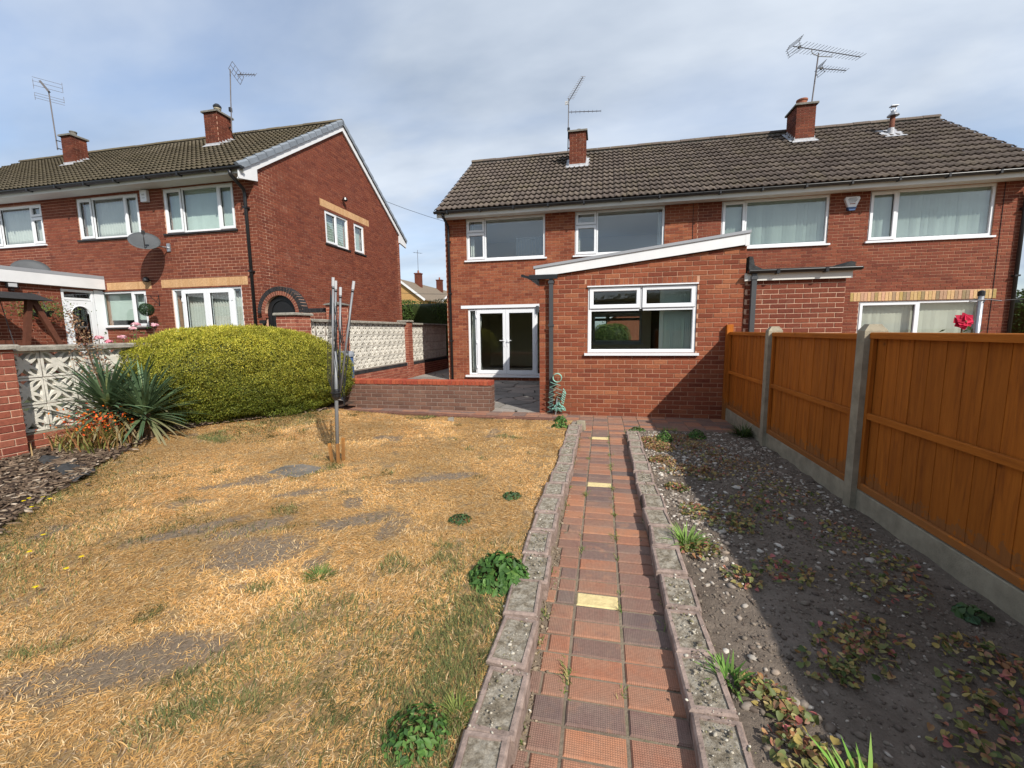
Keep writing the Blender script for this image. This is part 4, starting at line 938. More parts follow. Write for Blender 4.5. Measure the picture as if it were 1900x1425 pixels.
# shells, roofs
for par, xa, xb in ((h1, X0, XP), (h2, XP+.001, X1)):
    if par is h1: plain_wall(par, [(xa, BACK_Y, -.3), (xa, YM+.013, -.3), (xa, YM+.013, 4.74), (xa, RDG_Y, 7.38), (xa, BACK_Y, 4.74)], (-1, 0, 0))
    else: plain_wall(par, [(xb, YM+.013, -.3), (xb, BACK_Y, -.3), (xb, BACK_Y, 4.74), (xb, RDG_Y, 7.38), (xb, YM+.013, 4.74)], (1, 0, 0))
    q = MB(); q.box(xa+.21, xb-.21, YM+.27, BACK_Y-.2, 2.42, 2.56); q.box(xa+.21, xb-.21, YM+.27, BACK_Y-.2, 4.80, 4.84); q.build('ceiling', 'room_ceiling', par)
    q = MB(); q.box(xa+.21, xb-.21, YM+3.9, YM+4.0, 2.56, 4.8)
    if par is h1: q.box(xa+.21, -.86, YM+4.2, YM+4.3, .1, 2.42); q.box(-.86, -.78, YM+.27, YM+4.2, .1, 2.42)
    else: q.box(xa+.21, xb-.21, YM+4.2, YM+4.3, .1, 2.42)
    q.build('partition_wall', 'room_wall', par)
    q = MB(); q.box(xa, xb, YM-.38, YM-.002, 4.725, 4.745); q.build('soffit', 'soffit', par)
    q = MB(); q.box(xa-(.08 if par is h1 else 0), xb+(.08 if par is h2 else 0), YM-.41, YM-.385, 4.69, 4.85); q.build('fascia', 'soffit', par)
    gutter(par, xa-(.13 if par is h1 else 0), xb+(.13 if par is h2 else 0), YM-.475, 4.845, .062, .95)
    ra, rb = xa-(.10 if par is h1 else 0), xb+(.12 if par is h2 else 0)
    ch = (-1.08, -.57, 14.26, 14.9) if par is h1 else (5.46, 5.965, 14.64, 15.32)
    tiled_slope(par, ra, rb, EAVE_Y-.02, EAVE_Z, RDG_Y, RDG_Z, 23, 13, 'tile_main', drop=[(ch[0]+.02, ch[1]-.02, ch[2], ch[3])])
    q = MB(); q.mesh([(ra, RDG_Y, RDG_Z+.03), (rb, RDG_Y, RDG_Z+.03), (rb, RDG_Y+4.1, RDG_Z-2.85), (ra, RDG_Y+4.1, RDG_Z-2.85)], [(0, 1, 2, 3)]); q.mesh([(ra, RDG_Y, RDG_Z-.0), (ra, RDG_Y+4.1, RDG_Z-2.89), (rb, RDG_Y+4.1, RDG_Z-2.89), (rb, RDG_Y, RDG_Z-.0)], [(0, 1, 2, 3)]); q.build('rear_roof', 'tile_main', par)
    ridge(par, ra, rb, RDG_Y, RDG_Z+.03, 'tile_main')
    c = chimney(par, *ch, 6.3, 7.70 if par is h1 else 7.93, roofz)
    if par is h1: pot(c, -.80, 14.6, 7.69, .09, .16, 'concrete_dark')
    else: pot(c, 5.70, 14.95, 7.92, .15, .24, 'terracotta')
# front wall of the house beyond, with the window seen through the rooms
for par, xa, xb in ((h1, X0, XP), (h2, XP+.001, X1)):
    FBk = Fr((xb, BACK_Y, 0), (-1, 0, 0)); hol = [(xb-1.75, xb+.45, .95, 2.3)] if par is h1 else []
    backing('front_wall', par, FBk, xb-xa, 4.74, hol, mat='brick_plain', z0=-.3, thick=.25)
    if hol: h_ = hol[0]; window(par, FBk, *h_, [(h_[0], h_[1], h_[2], 1.9, False), (h_[0], h_[0]+1.5, 1.9, h_[3], True), (h_[0]+1.5, h_[1], 1.9, h_[3], True)])
downpipe(h1, [(X0+.12, YM-.46, 4.79), (X0+.12, YM-.44, 4.72), (X0+.13, YM-.08, 4.52), (X0+.13, YM-.06, 4.4), (X0+.13, YM-.06, -.05)], .036, 'black_pvc', [(X0+.13, YM-.06, z) for z in (4.1, 2.6, 1.2)])
downpipe(h2, [(X1-.10, YM-.46, 4.79), (X1-.10, YM-.44, 4.72), (X1-.09, YM-.08, 4.52), (X1-.09, YM-.06, 4.4), (X1-.09, YM-.06, -.05)], .04, 'black_pvc', [(X1-.09, YM-.06, z) for z in (4.1, 2.6)])
# flue
b = MB(); b.tube([(7.86, 14.6, 6.6), (7.88, 14.6, 7.30)], .06, 12); fl = b.build('flue', 'rust', h2, True)
b = MB(); b.lathe((7.86, 14.6, 6.7), [(.085, 0), (.075, .28), (.065, .285)], 12); b.mesh([(7.6, 14.3, roofz(14.3)+.08), (8.12, 14.3, roofz(14.3)+.08), (8.12, 14.85, roofz(14.85)+.08), (7.6, 14.85, roofz(14.85)+.08)], [(0, 1, 2, 3)]); b.build('flue_flashing', 'lead', fl)
b = MB(); b.lathe((7.885, 14.6, 7.30), [(.06, 0), (.14, .0), (.14, .02), (.07, .09), (.06, .10), (.06, .14)], 14); b.obox((7.83, 14.6, 7.43), (7.83, 14.6, 7.55), .02, .02); b.obox((7.94, 14.6, 7.43), (7.94, 14.6, 7.55), .02, .02); b.box(7.80, 7.97, 14.53, 14.67, 7.55, 7.57); b.build('flue_terminal', 'metal', fl)
b = MB(); b.lathe((-2.2, 15.75, 7.40), [(.05, 0), (.05, .22), (.07, .22), (.07, .27), (.01, .28)], 10); b.build('vent_pipe', 'black_pvc', h1)
for par, x, za, zb in ((h1, 2.30, 2.9, 4.72), (h2, 9.0, .0, 4.72)):
    b = MB(); b.tube([(x, YM-.008, za), (x+.01, YM-.008, (za+zb)/2), (x, YM-.008, zb)], .006, 6); b.build('cable', 'cord', par)
# ================================================================== houses on the left
LX, LP, LE = -8.23, -14.98, -21.9          # gable wall, party line, far end
LEY, LEZ, LRY, LRZ = 8.75, 5.27, 12.98, 8.08
LT = (LRZ-LEZ)/(LRY-LEY); lroof = lambda y: LEZ+LT*(y-LEY); LBY = 16.72
g1 = thing('gable_house', 'red brick house on the left with grey-capped gable end and french doors behind hedge', 'house', 'brick semi-detached houses')
g2 = thing('gable_house', 'far-left house mostly cut off by the frame, continuing the brown tiled roof', 'house', 'brick semi-detached houses')
WA, WB, FDL, WM = (-10.97, -8.84, 4.04, 5.14), (-13.84, -11.75, 4.04, 5.11), (-11.01, -8.85, .62, 2.66), (-13.42, -11.84, 1.69, 2.655)
FL = Fr((LP, YL, 0), (1, 0, 0)); HL = 5.20
lr, lm = (-11.30, -8.64, 2.69, 2.90), (-13.12, -11.63, 2.685, 2.885)
holes = [loc(h, LP) for h in (WA, WB, FDL, WM)]
backing('facade', g1, FL, LX-LP, HL, holes, mat='mortar_left', z0=.2, thick=.26)
FG = Fr((LX, YL, 0), (0, 1, 0)); GW = LBY-YL
G1, G2, GL = (11.87-YL, 13.08-YL, 4.19, 5.17), (13.42-YL, 14.04-YL, 4.20, 5.155), (11.67-YL, 14.39-YL, 5.235, 5.45)
ga = (LRY-YL); gclips = [(-LT, 1, lroof(YL)-.09), (LT, 1, lroof(LRY)-.09+LT*ga)]
backing('gable_wall', g1, FG, GW, 8.0, [G1, G2], gclips, mat='mortar_left', z0=.0, thick=.26)
hold = [loc(lr, LP), loc(lm, LP)]
lay_bricks(g1, bricks(FL, LX-LP, HL, holes+hold, z0=.225, off=.07, unseen=[(0, 9, -1, 1.5)])+bricks(FG, GW, 8.0, [G1, G2, GL], gclips, z0=.0, off=.16, unseen=[(0, 9, -1, 1.9)]), 'brick_left')
def lintel_row(par, F, l, mat, pitch=.075):
    b = MB(); fbox(b, F, l[0], l[1], l[2], l[3], -.02, -.003); o = b.build('lintel', 'brick_buff', par); n_ = int((l[1]-l[0])/pitch); st = (l[1]-l[0])/n_; b = MB()
    for i in range(n_): fbox(b, F, l[0]+i*st+.004, l[0]+(i+1)*st-.004, l[2]+.003, l[3]-.003, -.01, .004, 0, random.random())
    tag(b.build('lintel_bricks', mat, o), kind='stuff')
lintel_row(g1, FL, loc(lr, LP), 'brick_buff'); lintel_row(g1, FL, loc(lm, LP), 'brick_buff'); lintel_row(g1, FG, GL, 'brick_buff')
def three(h, x0, a_, b_):
    a = loc(h, x0); return a, [(a[0], a_-x0, a[2], a[3], True), (a_-x0, b_-x0, a[2], a[3], False), (b_-x0, a[1], a[2], a[3], True)]
a, c = three(WA, LP, -10.40, -9.33); w = window(g1, FL, *a, c, 'black', glass='glass_sky', sill_out=.04); slats(w, FL, a[0]+.06, a[1]-.06, a[2]+.08, a[3]-.06, -.17, 'blind', .078, -.3)
a, c = three(WB, LP, -13.32, -12.25); w = window(g1, FL, *a, c, 'black', glass='glass_sky', sill_out=.04); drape(w, FL, a[0]+.06, a[1]-.06, a[2]+.08, a[3]-.06, -.18, 'curtain', .02, 22)
a = loc(WM, LP); um = a[0]+(a[1]-a[0])*.68; w = window(g1, FL, *a, [(a[0], um, a[2], a[3], False), (um, a[1], a[2], a[3], True)], 'black', sill_out=.04)
b = MB(); fbox(b, FL, a[0]+.06, a[1]-.06, a[2]+.2, a[3]-.05, -.2, -.195); b.build('roller_blind', 'blind', w)
fr = french(g1, FL, loc(FDL, LP), .30, 'glass_sky'); a = loc(FDL, LP)
drape(fr, FL, a[0]+.05, a[1]-.05, .7, 2.6, -.22, 'curtain', .02, 24)
w = window(g1, FG, *G1, [(G1[0], (G1[0]+G1[1])/2, G1[2], G1[3], True), ((G1[0]+G1[1])/2, G1[1], G1[2], G1[3], False)], 'black', glass='glass_sky', sill_out=.035)
b = MB(); 
for i in range(12): fbox(b, FG, G1[0]+.05, G1[1]-.05, G1[2]+.06+i*.076, G1[2]+.125+i*.076, -.17, -.165)
b.build('venetian_blind', 'blind', w)
w = window(g1, FG, *G2, [(G2[0], G2[1], G2[2], G2[3], True)], 'black', glass='glass_sky', sill_out=.035)
b = MB(); fbox(b, FG, G2[0]+.05, G2[1]-.05, G2[2]+.06, G2[3]-.05, -.17, -.165); b.build('roller_blind', 'blind', w)
# second house
WC = (-17.15, -15.08, 4.01, 5.08); F3 = Fr((LE, YL, 0), (1, 0, 0)); holes = [loc(WC, LE)]
backing('facade', g2, F3, LP-LE-.001, HL, holes, mat='mortar_left', z0=.2, thick=.26); lay_bricks(g2, bricks(F3, LP-LE-.001, HL, holes, z0=.225, off=.1, unseen=[(0, 5.2, -1, 9), (0, 9, -1, 3.1)]), 'brick_left')
a = loc(WC, LE); u1_, u2_ = a[1]-1.62, a[1]-.455; vt = a[3]-.34
w = window(g2, F3, *a, [(a[0], u1_, a[2], vt, True), (a[0], u1_, vt, a[3], True), (u1_, u2_, a[2], a[3], False), (u2_, a[1], a[2], vt, True), (u2_, a[1], vt, a[3], True)], 'white', glass='glass_sky'); drape(w, F3, a[0]+.06, a[1]-.06, a[2]+.08, a[3]-.06, -.18, 'curtain', .025, 18)
for par, xa, xb in ((g1, LP, LX), (g2, LE, LP-.001)):
    if par is g2: plain_wall(par, [(xa, LBY, .0), (xa, YL+.013, .0), (xa, YL+.013, 5.2), (xa, LRY, 7.95), (xa, LBY, 5.2)], (-1, 0, 0))
    plain_wall(par, [(xb, LBY, .0), (xa, LBY, .0), (xa, LBY, 5.2), (xb, LBY, 5.2)], (0, 1, 0))
    q = MB(); q.box(xa+.02, xb-.27, YL+.27, LBY-.22, 2.85, 3.0); q.box(xa+.02, xb-.27, YL+.27, LBY-.22, 5.24, 5.28); q.build('ceiling', 'room_ceiling', par)
    q = MB(); q.box(xa+.02, xb-.27, YL+3.6, YL+3.7, .4, 2.85); q.box(xa+.02, xb-.27, YL+3.6, YL+3.7, 3.0, 5.24); q.box(xb-4.0, xb-3.93, YL+.3, YL+3.6, 3.0, 5.2); q.build('partition_wall', 'room_wall', par)
    q = MB(); q.box(xa, xb+(.04 if par is g1 else 0), YL-.40, YL-.002, 5.165, 5.185); q.build('soffit', 'soffit', par)
    q = MB(); q.box(xa, xb+(.12 if par is g1 else 0), YL-.425, YL-.402, 5.15, 5.30); q.build('fascia', 'soffit', par)
    gutter(par, xa, xb+(.16 if par is g1 else 0), YL-.49, 5.275, .062, .95)
    ch = (-11.86, -11.38, 11.50, 12.02) if par is g1 else (-17.22, -16.80, 11.28, 11.72)
    tiled_slope(par, xa, xb+(.08 if par is g1 else 0), LEY-.03, LEZ, LRY, LRZ, 23, 15, 'tile_left', drop=[(ch[0]+.02, ch[1]-.02, ch[2], ch[3])])
    q = MB(); rb = xb+(.08 if par is g1 else 0); q.mesh([(xa, LRY, LRZ+.03), (rb, LRY, LRZ+.03), (rb, LRY+4.3, LRZ+.03-LT*4.3), (xa, LRY+4.3, LRZ+.03-LT*4.3)], [(0, 1, 2, 3)]); q.mesh([(xa, LRY, LRZ-.02), (xa, LRY+4.3, LRZ-.02-LT*4.3), (rb, LRY+4.3, LRZ-.02-LT*4.3), (rb, LRY, LRZ-.02)], [(0, 1, 2, 3)]); q.build('rear_roof', 'tile_left', par)
    ridge(par, xa, rb, LRY, LRZ+.03, 'tile_left')
    c = chimney(par, *ch, 6.4, 8.17 if par is g1 else 7.95, lroof, ('mortar_left', 'brick_chimney'))
    if par is g1: pot(c, -11.62, 11.78, 8.16, .10, .20, 'concrete', True)
    else: pot(c, -17.0, 11.5, 7.94, .10, .18, 'concrete_dark')
downpipe(g1, [(-8.42, YL-.49, 5.22), (-8.42, YL-.47, 5.12), (-8.45, YL-.10, 4.92), (-8.45, YL-.07, 4.82), (-8.45, YL-.07, .4)], .04, 'black_pvc', [(-8.45, YL-.07, z) for z in (4.5, 3.0, 1.6)])
# verge: barge boards, box end, grey dry-verge caps
for s in (-1, 1):
    q = MB(); e = LRY+s*4.27; ze = LRZ-LT*4.27
    def pr(y, z, dz): return (y, z+dz)
    for xa, xb in ((LX+.03, LX+.06),):
        q.mesh([(xa, LRY, LRZ-.22), (xb, LRY, LRZ-.22), (xb, LRY, LRZ+.02), (xa, LRY, LRZ+.02), (xa, e, ze-.22), (xb, e, ze-.22), (xb, e, ze+.02), (xa, e, ze+.02)], [(0, 1, 5, 4), (1, 2, 6, 5), (2, 3, 7, 6), (3, 0, 4, 7), (4, 5, 6, 7)])
    q.mesh([(LX+.002, LRY, LRZ-.215), (LX+.03, LRY, LRZ-.215), (LX+.03, e, ze-.215), (LX+.002, e, ze-.215)], [(0, 1, 2, 3)])
    q.build('barge_board', 'white_board', g1)
    q = MB(); y2 = YL+.06 if s < 0 else LBY-.06; yy = [e, y2]; zt = lambda y: LRZ-LT*abs(y-LRY)-.2
    q.mesh([(LX+.004, e, zt(e)), (LX+.004, y2, zt(y2)), (LX+.004, y2, 5.12), (LX+.064, e, zt(e)), (LX+.064, y2, zt(y2)), (LX+.064, y2, 5.12), (LX+.004, e, zt(e)-.03), (LX+.064, e, zt(e)-.03)], [(3, 7, 5, 4), (0, 1, 2, 6), (2, 5, 7, 6), (1, 4, 5, 2), (0, 6, 7, 3)]); q.build('box_end', 'white_board', g1)
    n_ = 15; sl = math.hypot(4.27, 4.27*LT); st = sl/n_; a_ = math.atan(LT)
    if s < 0 or 'VC' not in globals():
        q = MB(); q.mesh([(-.10, 0, .075), (.0, 0, .10), (.03, 0, .06), (.03, 0, -.06), (-.10, st+.03, .045), (.0, st+.03, .07), (.03, st+.03, .03), (.03, st+.03, -.075)], [(0, 1, 5, 4), (1, 2, 6, 5), (2, 3, 7, 6), (0, 3, 2, 1), (4, 5, 6, 7)]); VC = q.data('verge_cap', 'verge_grey')
    for i in range(n_):
        M4 = Matrix.Translation((LX+.075, e, ze+.01))@(Matrix.Rotation(a_, 4, 'X') if s < 0 else Matrix.Rotation(math.pi, 4, 'Z')@Matrix.Scale(-1, 4, (1, 0, 0))@Matrix.Rotation(a_, 4, 'X'))@Matrix.Translation((0, i*st, .02))
        link('verge_cap', VC, g1, M4)
# flat-roofed extension with the white door, running towards the camera
XE = -13.18; FX = Fr((XE-.12, 5.0, 0), (0, 1, 0)); FXW = YL-5.0
dh = (8.27-5.0, 9.12-5.0, .5, 2.66)
backing('extension_wall', g1, FX, FXW, 2.72, [dh], mat='mortar_left', z0=.3, thick=.2)
q = [x for x in bricks(FX, FXW, 2.72, [dh], z0=.3, off=.05)]
b = MB()
for F, p, i_, h_ in q:
    n_ = len(p); b.mesh([F(a, c, random.uniform(-.001, .001)) for a, c in p]+[F(a, c, -.012) for a, c in p], [tuple(range(n_))]+[(k, k+n_, (k+1) % n_+n_, (k+1) % n_) for k in range(n_)], 0, random.random())
tag(b.build('extension_brickwork', 'brick_left', g1), kind='stuff')
b = MB(); b.box(-19, XE-.0, 4.95, YL-.003, 2.98, 3.06); b.box(-19, XE-.33, 5.0, 5.2, .3, 2.98); r3 = b.build('extension_roof', 'roof_trim', g1)
b = MB(); b.box(XE-.03, XE+.0, 4.95, YL-.004, 2.71, 2.975); b.box(XE-.12, XE-.03, 4.95, YL-.004, 2.712, 2.73); b.build('fascia', 'white_board', r3)
w = window(g1, FX, dh[0], dh[1]-.14, .5, 2.66, [(dh[0], dh[1]-.14, .5, 2.42, False), (dh[0], dh[1]-.14, 2.42, 2.66, False)], None, name='door', fw=.06, n1=.0)
b = MB(); u0, u1 = dh[0]+.06, dh[1]-.2; cu = (u0+u1)/2; rr = .19; N_ = 16; zc = 2.05
outer = [(u0, .56), (u1, .56), (u1, 2.38), (u0, 2.38)]
arch = [(cu+rr*math.cos(math.pi*i/N_), zc+rr*math.sin(math.pi*i/N_)) for i in range(N_+1)]+[(cu-rr, 1.28), (cu+rr, 1.28)]
for k in range(len(arch)):
    a, c = arch[k], arch[(k+1) % len(arch)]; ex = lambda p: ((u1 if p[0] > cu else u0), p[1])
    if a[1] >= zc and c[1] >= zc: pa, pc = (a[0], 2.38), (c[0], 2.38); b.face([FX(*a, .012), FX(*pa, .012), FX(*pc, .012), FX(*c, .012)])
for x0_, x1_, z0_, z1_ in ((u0, cu-rr, .56, 2.38), (cu+rr, u1, .56, 2.38), (cu-rr, cu+rr, .56, 1.28)): fbox(b, FX, x0_, x1_, z0_, z1_, -.03, .012)
for k in range(len(arch)): a, c = arch[k], arch[(k+1) % len(arch)]; b.face([FX(*a, .03), FX(*c, .03), FX(*c, -.03), FX(*a, -.03)]); d = lambda p: (cu+(p[0]-cu)*1.16, p[1]+(p[1]-1.66)*.05); b.face([FX(*a, .03), FX(*d(a), .013), FX(*d(c), .013), FX(*c, .03)])
b.build('door_leaf', 'pvc', w)
b = MB(); fbox(b, FX, dh[1]-.13, dh[1]+.10, .5, 2.68, -.05, .006); b.build('door_side_panel', 'pvc', w)
# ---- arched gate wall between gable and boundary
gw = thing('gate_wall', 'brick side wall with round arch of red and blue bricks around a black gate', 'wall')
AX, AZ, RI = -7.70, 1.97, .43; GY = 9.10
b = MB()
for i in range(28):
    t0, t1 = math.pi*(i-2)/24, math.pi*(i-1)/24
    for ra, rb, mi, yf in ((RI, RI+.098, 0, GY), (RI+.104, RI+.205, 1, GY-.006)):
        if i < 2 and mi: continue
        if i > 25 and mi: continue
        e = .006/((ra+rb)/2); c0, c1 = t0+e, t1-e
        pts = [(ra, c0), (rb, c0), (rb, c1), (ra, c1)]; f = [(AX+r*math.cos(t), yf, AZ+r*math.sin(t)) for r, t in pts]; k = [(x, GY+(.215 if mi else .1), z) for x, _, z in f]
        q = MB(); q.mesh(f+k, [(3, 2, 1, 0), (0, 1, 5, 4), (1, 2, 6, 5), (2, 3, 7, 6), (3, 0, 4, 7)], 0, random.random()); q.build('arch_brick', 'brick_blue' if mi else 'brick_arch', gw)
q = MB(); n_ = 24
for i in range(n_):
    t0, t1 = math.pi*(i/n_), math.pi*((i+1)/n_)
    q.mesh([(AX+r*math.cos(t), y_, AZ+r*math.sin(t)) for y_ in (GY+.006, GY+.2) for r, t in ((RI-.002, t0), (RI+.2, t0), (RI+.2, t1), (RI-.002, t1))], [(3, 2, 1, 0), (0, 3, 7, 4), (1, 2, 6, 5)], 0)
q.build('arch_mortar', 'mortar_left', gw)
F = Fr((AX+RI+.0, GY+.004, .3), (1, 0, 0)); wd = -6.40-(AX+RI)
backing('wall_core', gw, F, wd, 1.66, mat='mortar_left', thick=.2, inner='mortar_left'); lst = bricks(F, wd, 1.66, [(-.1, .235, 1.60, 2)], off=.05)
F_ = Fr((-8.228, GY+.004, .3), (1, 0, 0)); wd2 = (AX-RI)+8.228
backing('wall_core', gw, F_, wd2, 1.7, mat='mortar_left', thick=.09, inner='mortar_left'); lst += bricks(F_, wd2, 1.7); lay_bricks(gw, lst, 'brick_arch')
n_ = int((-6.40-(AX+RI+.21))/.0757)
for i in range(n_): q = MB(); q.box(-.033, .033, -.108, .108, -.05, .05, ch=.005); link('blue_brick', q.data('blue_brick', 'brick_blue'), gw, Matrix.Translation((AX+RI+.245+i*.0757, GY+.108, 2.012)))
q = MB(); pts = [(AX+(RI-.03)*math.cos(math.pi*i/20), AZ+(RI-.03)*math.sin(math.pi*i/20)) for i in range(21)]+[(AX-RI+.03, .35), (AX+RI-.03, .35)]; m_ = len(pts)
q.mesh([(x, GY+.11, z) for x, z in pts]+[(x, GY+.15, z) for x, z in pts], [tuple(range(m_))[::-1], tuple(range(m_, 2*m_))]+[(i, (i+1) % m_, (i+1) % m_+m_, i+m_) for i in range(m_)]); gt = q.build('gate', 'black_gate', gw)
q = MB()
for i in range(20):
    t0, t1 = math.pi*i/20, math.pi*(i+1)/20; q.mesh([(AX+r*math.cos(t), y_, AZ+r*math.sin(t)) for y_ in (GY+.085, GY+.11) for r, t in ((RI-.12, t0), (RI-.005, t0), (RI-.005, t1), (RI-.12, t1))], [(3, 2, 1, 0), (0, 3, 7, 4)])
for sx_ in (-1, 1): q.box(min(AX+sx_*(RI-.12), AX+sx_*(RI-.005)), max(AX+sx_*(RI-.12), AX+sx_*(RI-.005)), GY+.085, GY+.11, .35, AZ)
q.build('gate_frame', 'black_gate', gt)
q = MB(); q.box(AX-RI-.12, AX-RI+.05, GY-.07, GY-.02, 1.72, 1.80); q.tube([(AX-RI-.03, GY-.04, 1.8), (AX-RI-.03, GY-.04, 1.68)], .03, 8); q.build('gate_lamp', 'black_pvc', gw)

# ================================================================== far background across the street
simple('far_brick', (.42, .25, .10), .95, .1, .12, 3)
def far_house(nm, label, x0, y0, hw, ze, zr, ln, wall='far_brick'):
    t_ = thing(nm, label, 'house', 'houses across the street')
    q = MB(); q.mesh([(x0-hw, y0, -.3), (x0+hw, y0, -.3), (x0+hw, y0, ze), (x0, y0, zr-.1), (x0-hw, y0, ze), (x0-hw, y0+ln, -.3), (x0+hw, y0+ln, -.3), (x0+hw, y0+ln, ze), (x0, y0+ln, zr-.1), (x0-hw, y0+ln, ze)], [(0, 1, 2, 3, 4), (1, 6, 7, 2), (5, 0, 4, 9), (9, 8, 7, 6, 5)]); q.build('wall', wall, t_)
    q = MB(); o = .35
    for s in (-1, 1):
        a = [(x0, y0-.3, zr), (x0+s*(hw+o), y0-.3, ze-.25), (x0+s*(hw+o), y0+ln+.3, ze-.25), (x0, y0+ln+.3, zr)]; q.mesh(a+[(x, y_, z-.14) for x, y_, z in a], [(0, 1, 2, 3), (7, 6, 5, 4), (0, 4, 5, 1), (1, 5, 6, 2), (2, 6, 7, 3)])
    rf = q.build('roof', 'tile_far', t_)
    q = MB()
    for s in (-1, 1): q.obox((x0, y0-.32, zr-.12), (x0+s*(hw+o), y0-.32, ze-.37), .05, .28)
    q.build('barge_board', 'white_board', rf); return t_, rf
th, rf = far_house('bungalow', 'distant yellow brick house with brown roof and two chimneys between the houses', -27.4, 55, 3.55, 6.2, 8.85, 34)
for i, (cx, cy) in enumerate(((-26.9, 60.5), (-26.9, 69))):
    q = MB(); q.box(cx-.45, cx+.45, cy-.4, cy+.4, 7.6, 10.1); q.box(cx-.52, cx+.52, cy-.47, cy+.47, 10.1, 10.25); k = q.build('chimney', 'brick_chimney', rf); q = MB(); q.lathe((cx, cy, 10.25), [(.15, 0), (.13, .4), (.1, .4)], 8); q.build('pot', 'terracotta', k)
far_house('bungalow', 'second distant roof gable just showing beside the main house corner', -21.5, 62, 3.6, 4.9, 8.2, 14)
far_house('bungalow', 'brick house across the street glimpsed through the extension window', 4.6, 36, 4.2, 2.6, 4.9, 9, 'brick_plain')
q = thing('tv_aerial', 'tiny distant aerial above the far chimney between the houses', 'aerial'); b = MB(); b.tube([(-26.9, 60.5, 10.2), (-26.9, 60.5, 13.6)], .03, 6); b.build('mast', 'metal_dark', q); b = MB(); b.tube([(-27.6, 60.5, 13.3), (-26.2, 60.5, 13.1)], .02, 5)
for i in range(5): b.tube([(-27.5+i*.3, 60.2, 13.28-i*.04), (-27.5+i*.3, 60.8, 13.28-i*.04)], .015, 4)
b.build('boom', 'metal_dark', q)
for i, (p0, p1, lb) in enumerate((((-16, 30, 11.2), (4, 34, 7.8), 'upper overhead telephone wire crossing the gap between the houses'), ((-20, 30, 5.0), (4, 34, 6.3), 'lower overhead telephone wire crossing the gap between the houses'))):
    b = MB(); b.tube([Vector(p0).lerp(Vector(p1), k/12)-Vector((0, 0, 1.2*(1-(2*k/12-1)**2))) for k in range(13)], .014, 5); tag(b.build('overhead_wire', 'cord'), lb, 'wire', 'overhead wires')

# ================================================================== aerials, dish, alarms
simple('mast_metal', (.16, .145, .145), .55, .4, .2, 8, metal=.3)
def yagi(par, a, c, n, el, up=None, mat='metal', refl=True, side=None):
    a = Vector(a); c = Vector(c); d = (c-a).normalized(); s = side and Vector(side).normalized() or d.cross(Vector((0, 0, 1))).normalized(); u = s.cross(d).normalized(); b = MB(); b.tube([a, c], .011, 6); bo = b.build('boom', mat, par)
    b = MB()
    for i in range(n):
        p = a.lerp(c, .1+.9*i/(n-1)); l = el*(1-.35*i/n)/2; b.tube([p-s*l, p+s*l], .0055, 5)
    b.build('director_rods', mat, bo)
    if refl:
        b = MB(); w = el*.8
        for sg in (-1, 1):
            for k in (0, .33, .66, 1): q = a+u*sg*.16*k-d*(-.10*k); b.tube([q-s*w/1.6, q+s*w/1.6], .006, 5)
            b.tube([a-s*w*.5, a+u*sg*.16+d*.1-s*w*.5], .006, 5); b.tube([a+s*w*.5, a+u*sg*.16+d*.1+s*w*.5], .006, 5)
        b.build('reflector', 'metal_dark', bo)
        b = MB(); p = a.lerp(c, .09); b.obox(p-u*.03, p+u*.03, .06, .05); b.build('dipole_box', 'black_pvc', bo)
def mast(par, pts, r=.018, mat='mast_metal'): b = MB(); b.tube(pts, r, 8); return b.build('mast', mat, par)
t1 = thing('tv_aerial', 'black double aerial on the chimney left of the main roof, upper boom tilted up', 'aerial', 'roof aerials')
mast(t1, [(-1.13, 14.33, 7.1), (-1.11, 14.33, 8.68)], .015, 'metal_dark'); yagi(t1, (-1.10, 14.33, 8.6), (-.62, 13.25, 8.66), 14, .22, mat='metal_dark', refl=False)
yagi(t1, (-1.12, 14.33, 8.27), (-.12, 14.43, 8.24), 8, .16, mat='metal_dark', refl=False, side=(0, .5, .8))
b = MB(); b.box(-1.22, -1.10, 14.27, 14.29, 8.47, 8.57); b.build('clear_panel', 'pvc_grey', t1); b = MB()
for z in (7.2, 7.5): b.obox((-1.14, 14.33, z), (-1.06, 14.33, z), .03, .03)
b.box(-1.15, -1.07, 14.29, 14.37, 7.72, 7.8); b.build('bracket', 'black_pvc', t1)
t1 = thing('tv_aerial', 'large two-tier aerial on the tall chimney of the right-hand house', 'aerial', 'roof aerials')
mast(t1, [(5.97, 15.0, 7.85), (6.05, 14.95, 9.36)], .02); yagi(t1, (5.20, 14.50, 9.40), (7.38, 15.46, 9.38), 19, .50, mat='metal_dark'); yagi(t1, (6.06, 14.90, 8.93), (6.86, 15.1, 8.88), 9, .32, mat='metal_dark')
b = MB(); b.tube([(5.78, 14.75, 9.38), (5.82, 14.78, 9.29), (6.05, 14.93, 9.27), (6.42, 15.04, 9.27), (6.47, 15.06, 9.37)], .012, 6); b.build('cradle', 'metal', t1)
t1 = thing('tv_aerial', 'grid-backed aerial on a thin banded pole beside the chimney of the gable house', 'aerial', 'roof aerials')
p = [Vector(x) for x in ((-11.286, 11.900, 7.713), (-11.218, 11.900, 8.682), (-11.151, 11.900, 9.465))]
mast(t1, p, .016); s_ = Vector((.35, .9, 0)); a = Vector((-10.900, 11.900, 9.282)); c = Vector((-10.278, 11.900, 9.189)); yagi(t1, a, c, 7, .22, mat='metal_dark', refl=False, side=(.2, .5, .8))
b = MB(); g0 = Vector((-11.113, 11.800, 9.420)); g1_ = Vector((-11.330, 12.200, 9.870)); g2_ = Vector((-10.835, 11.900, 8.987)); g3_ = g1_+(g2_-g0)
for k in range(3): b.tube([g0.lerp(g1_, k/2), g2_.lerp(g3_, k/2)], .008, 5)
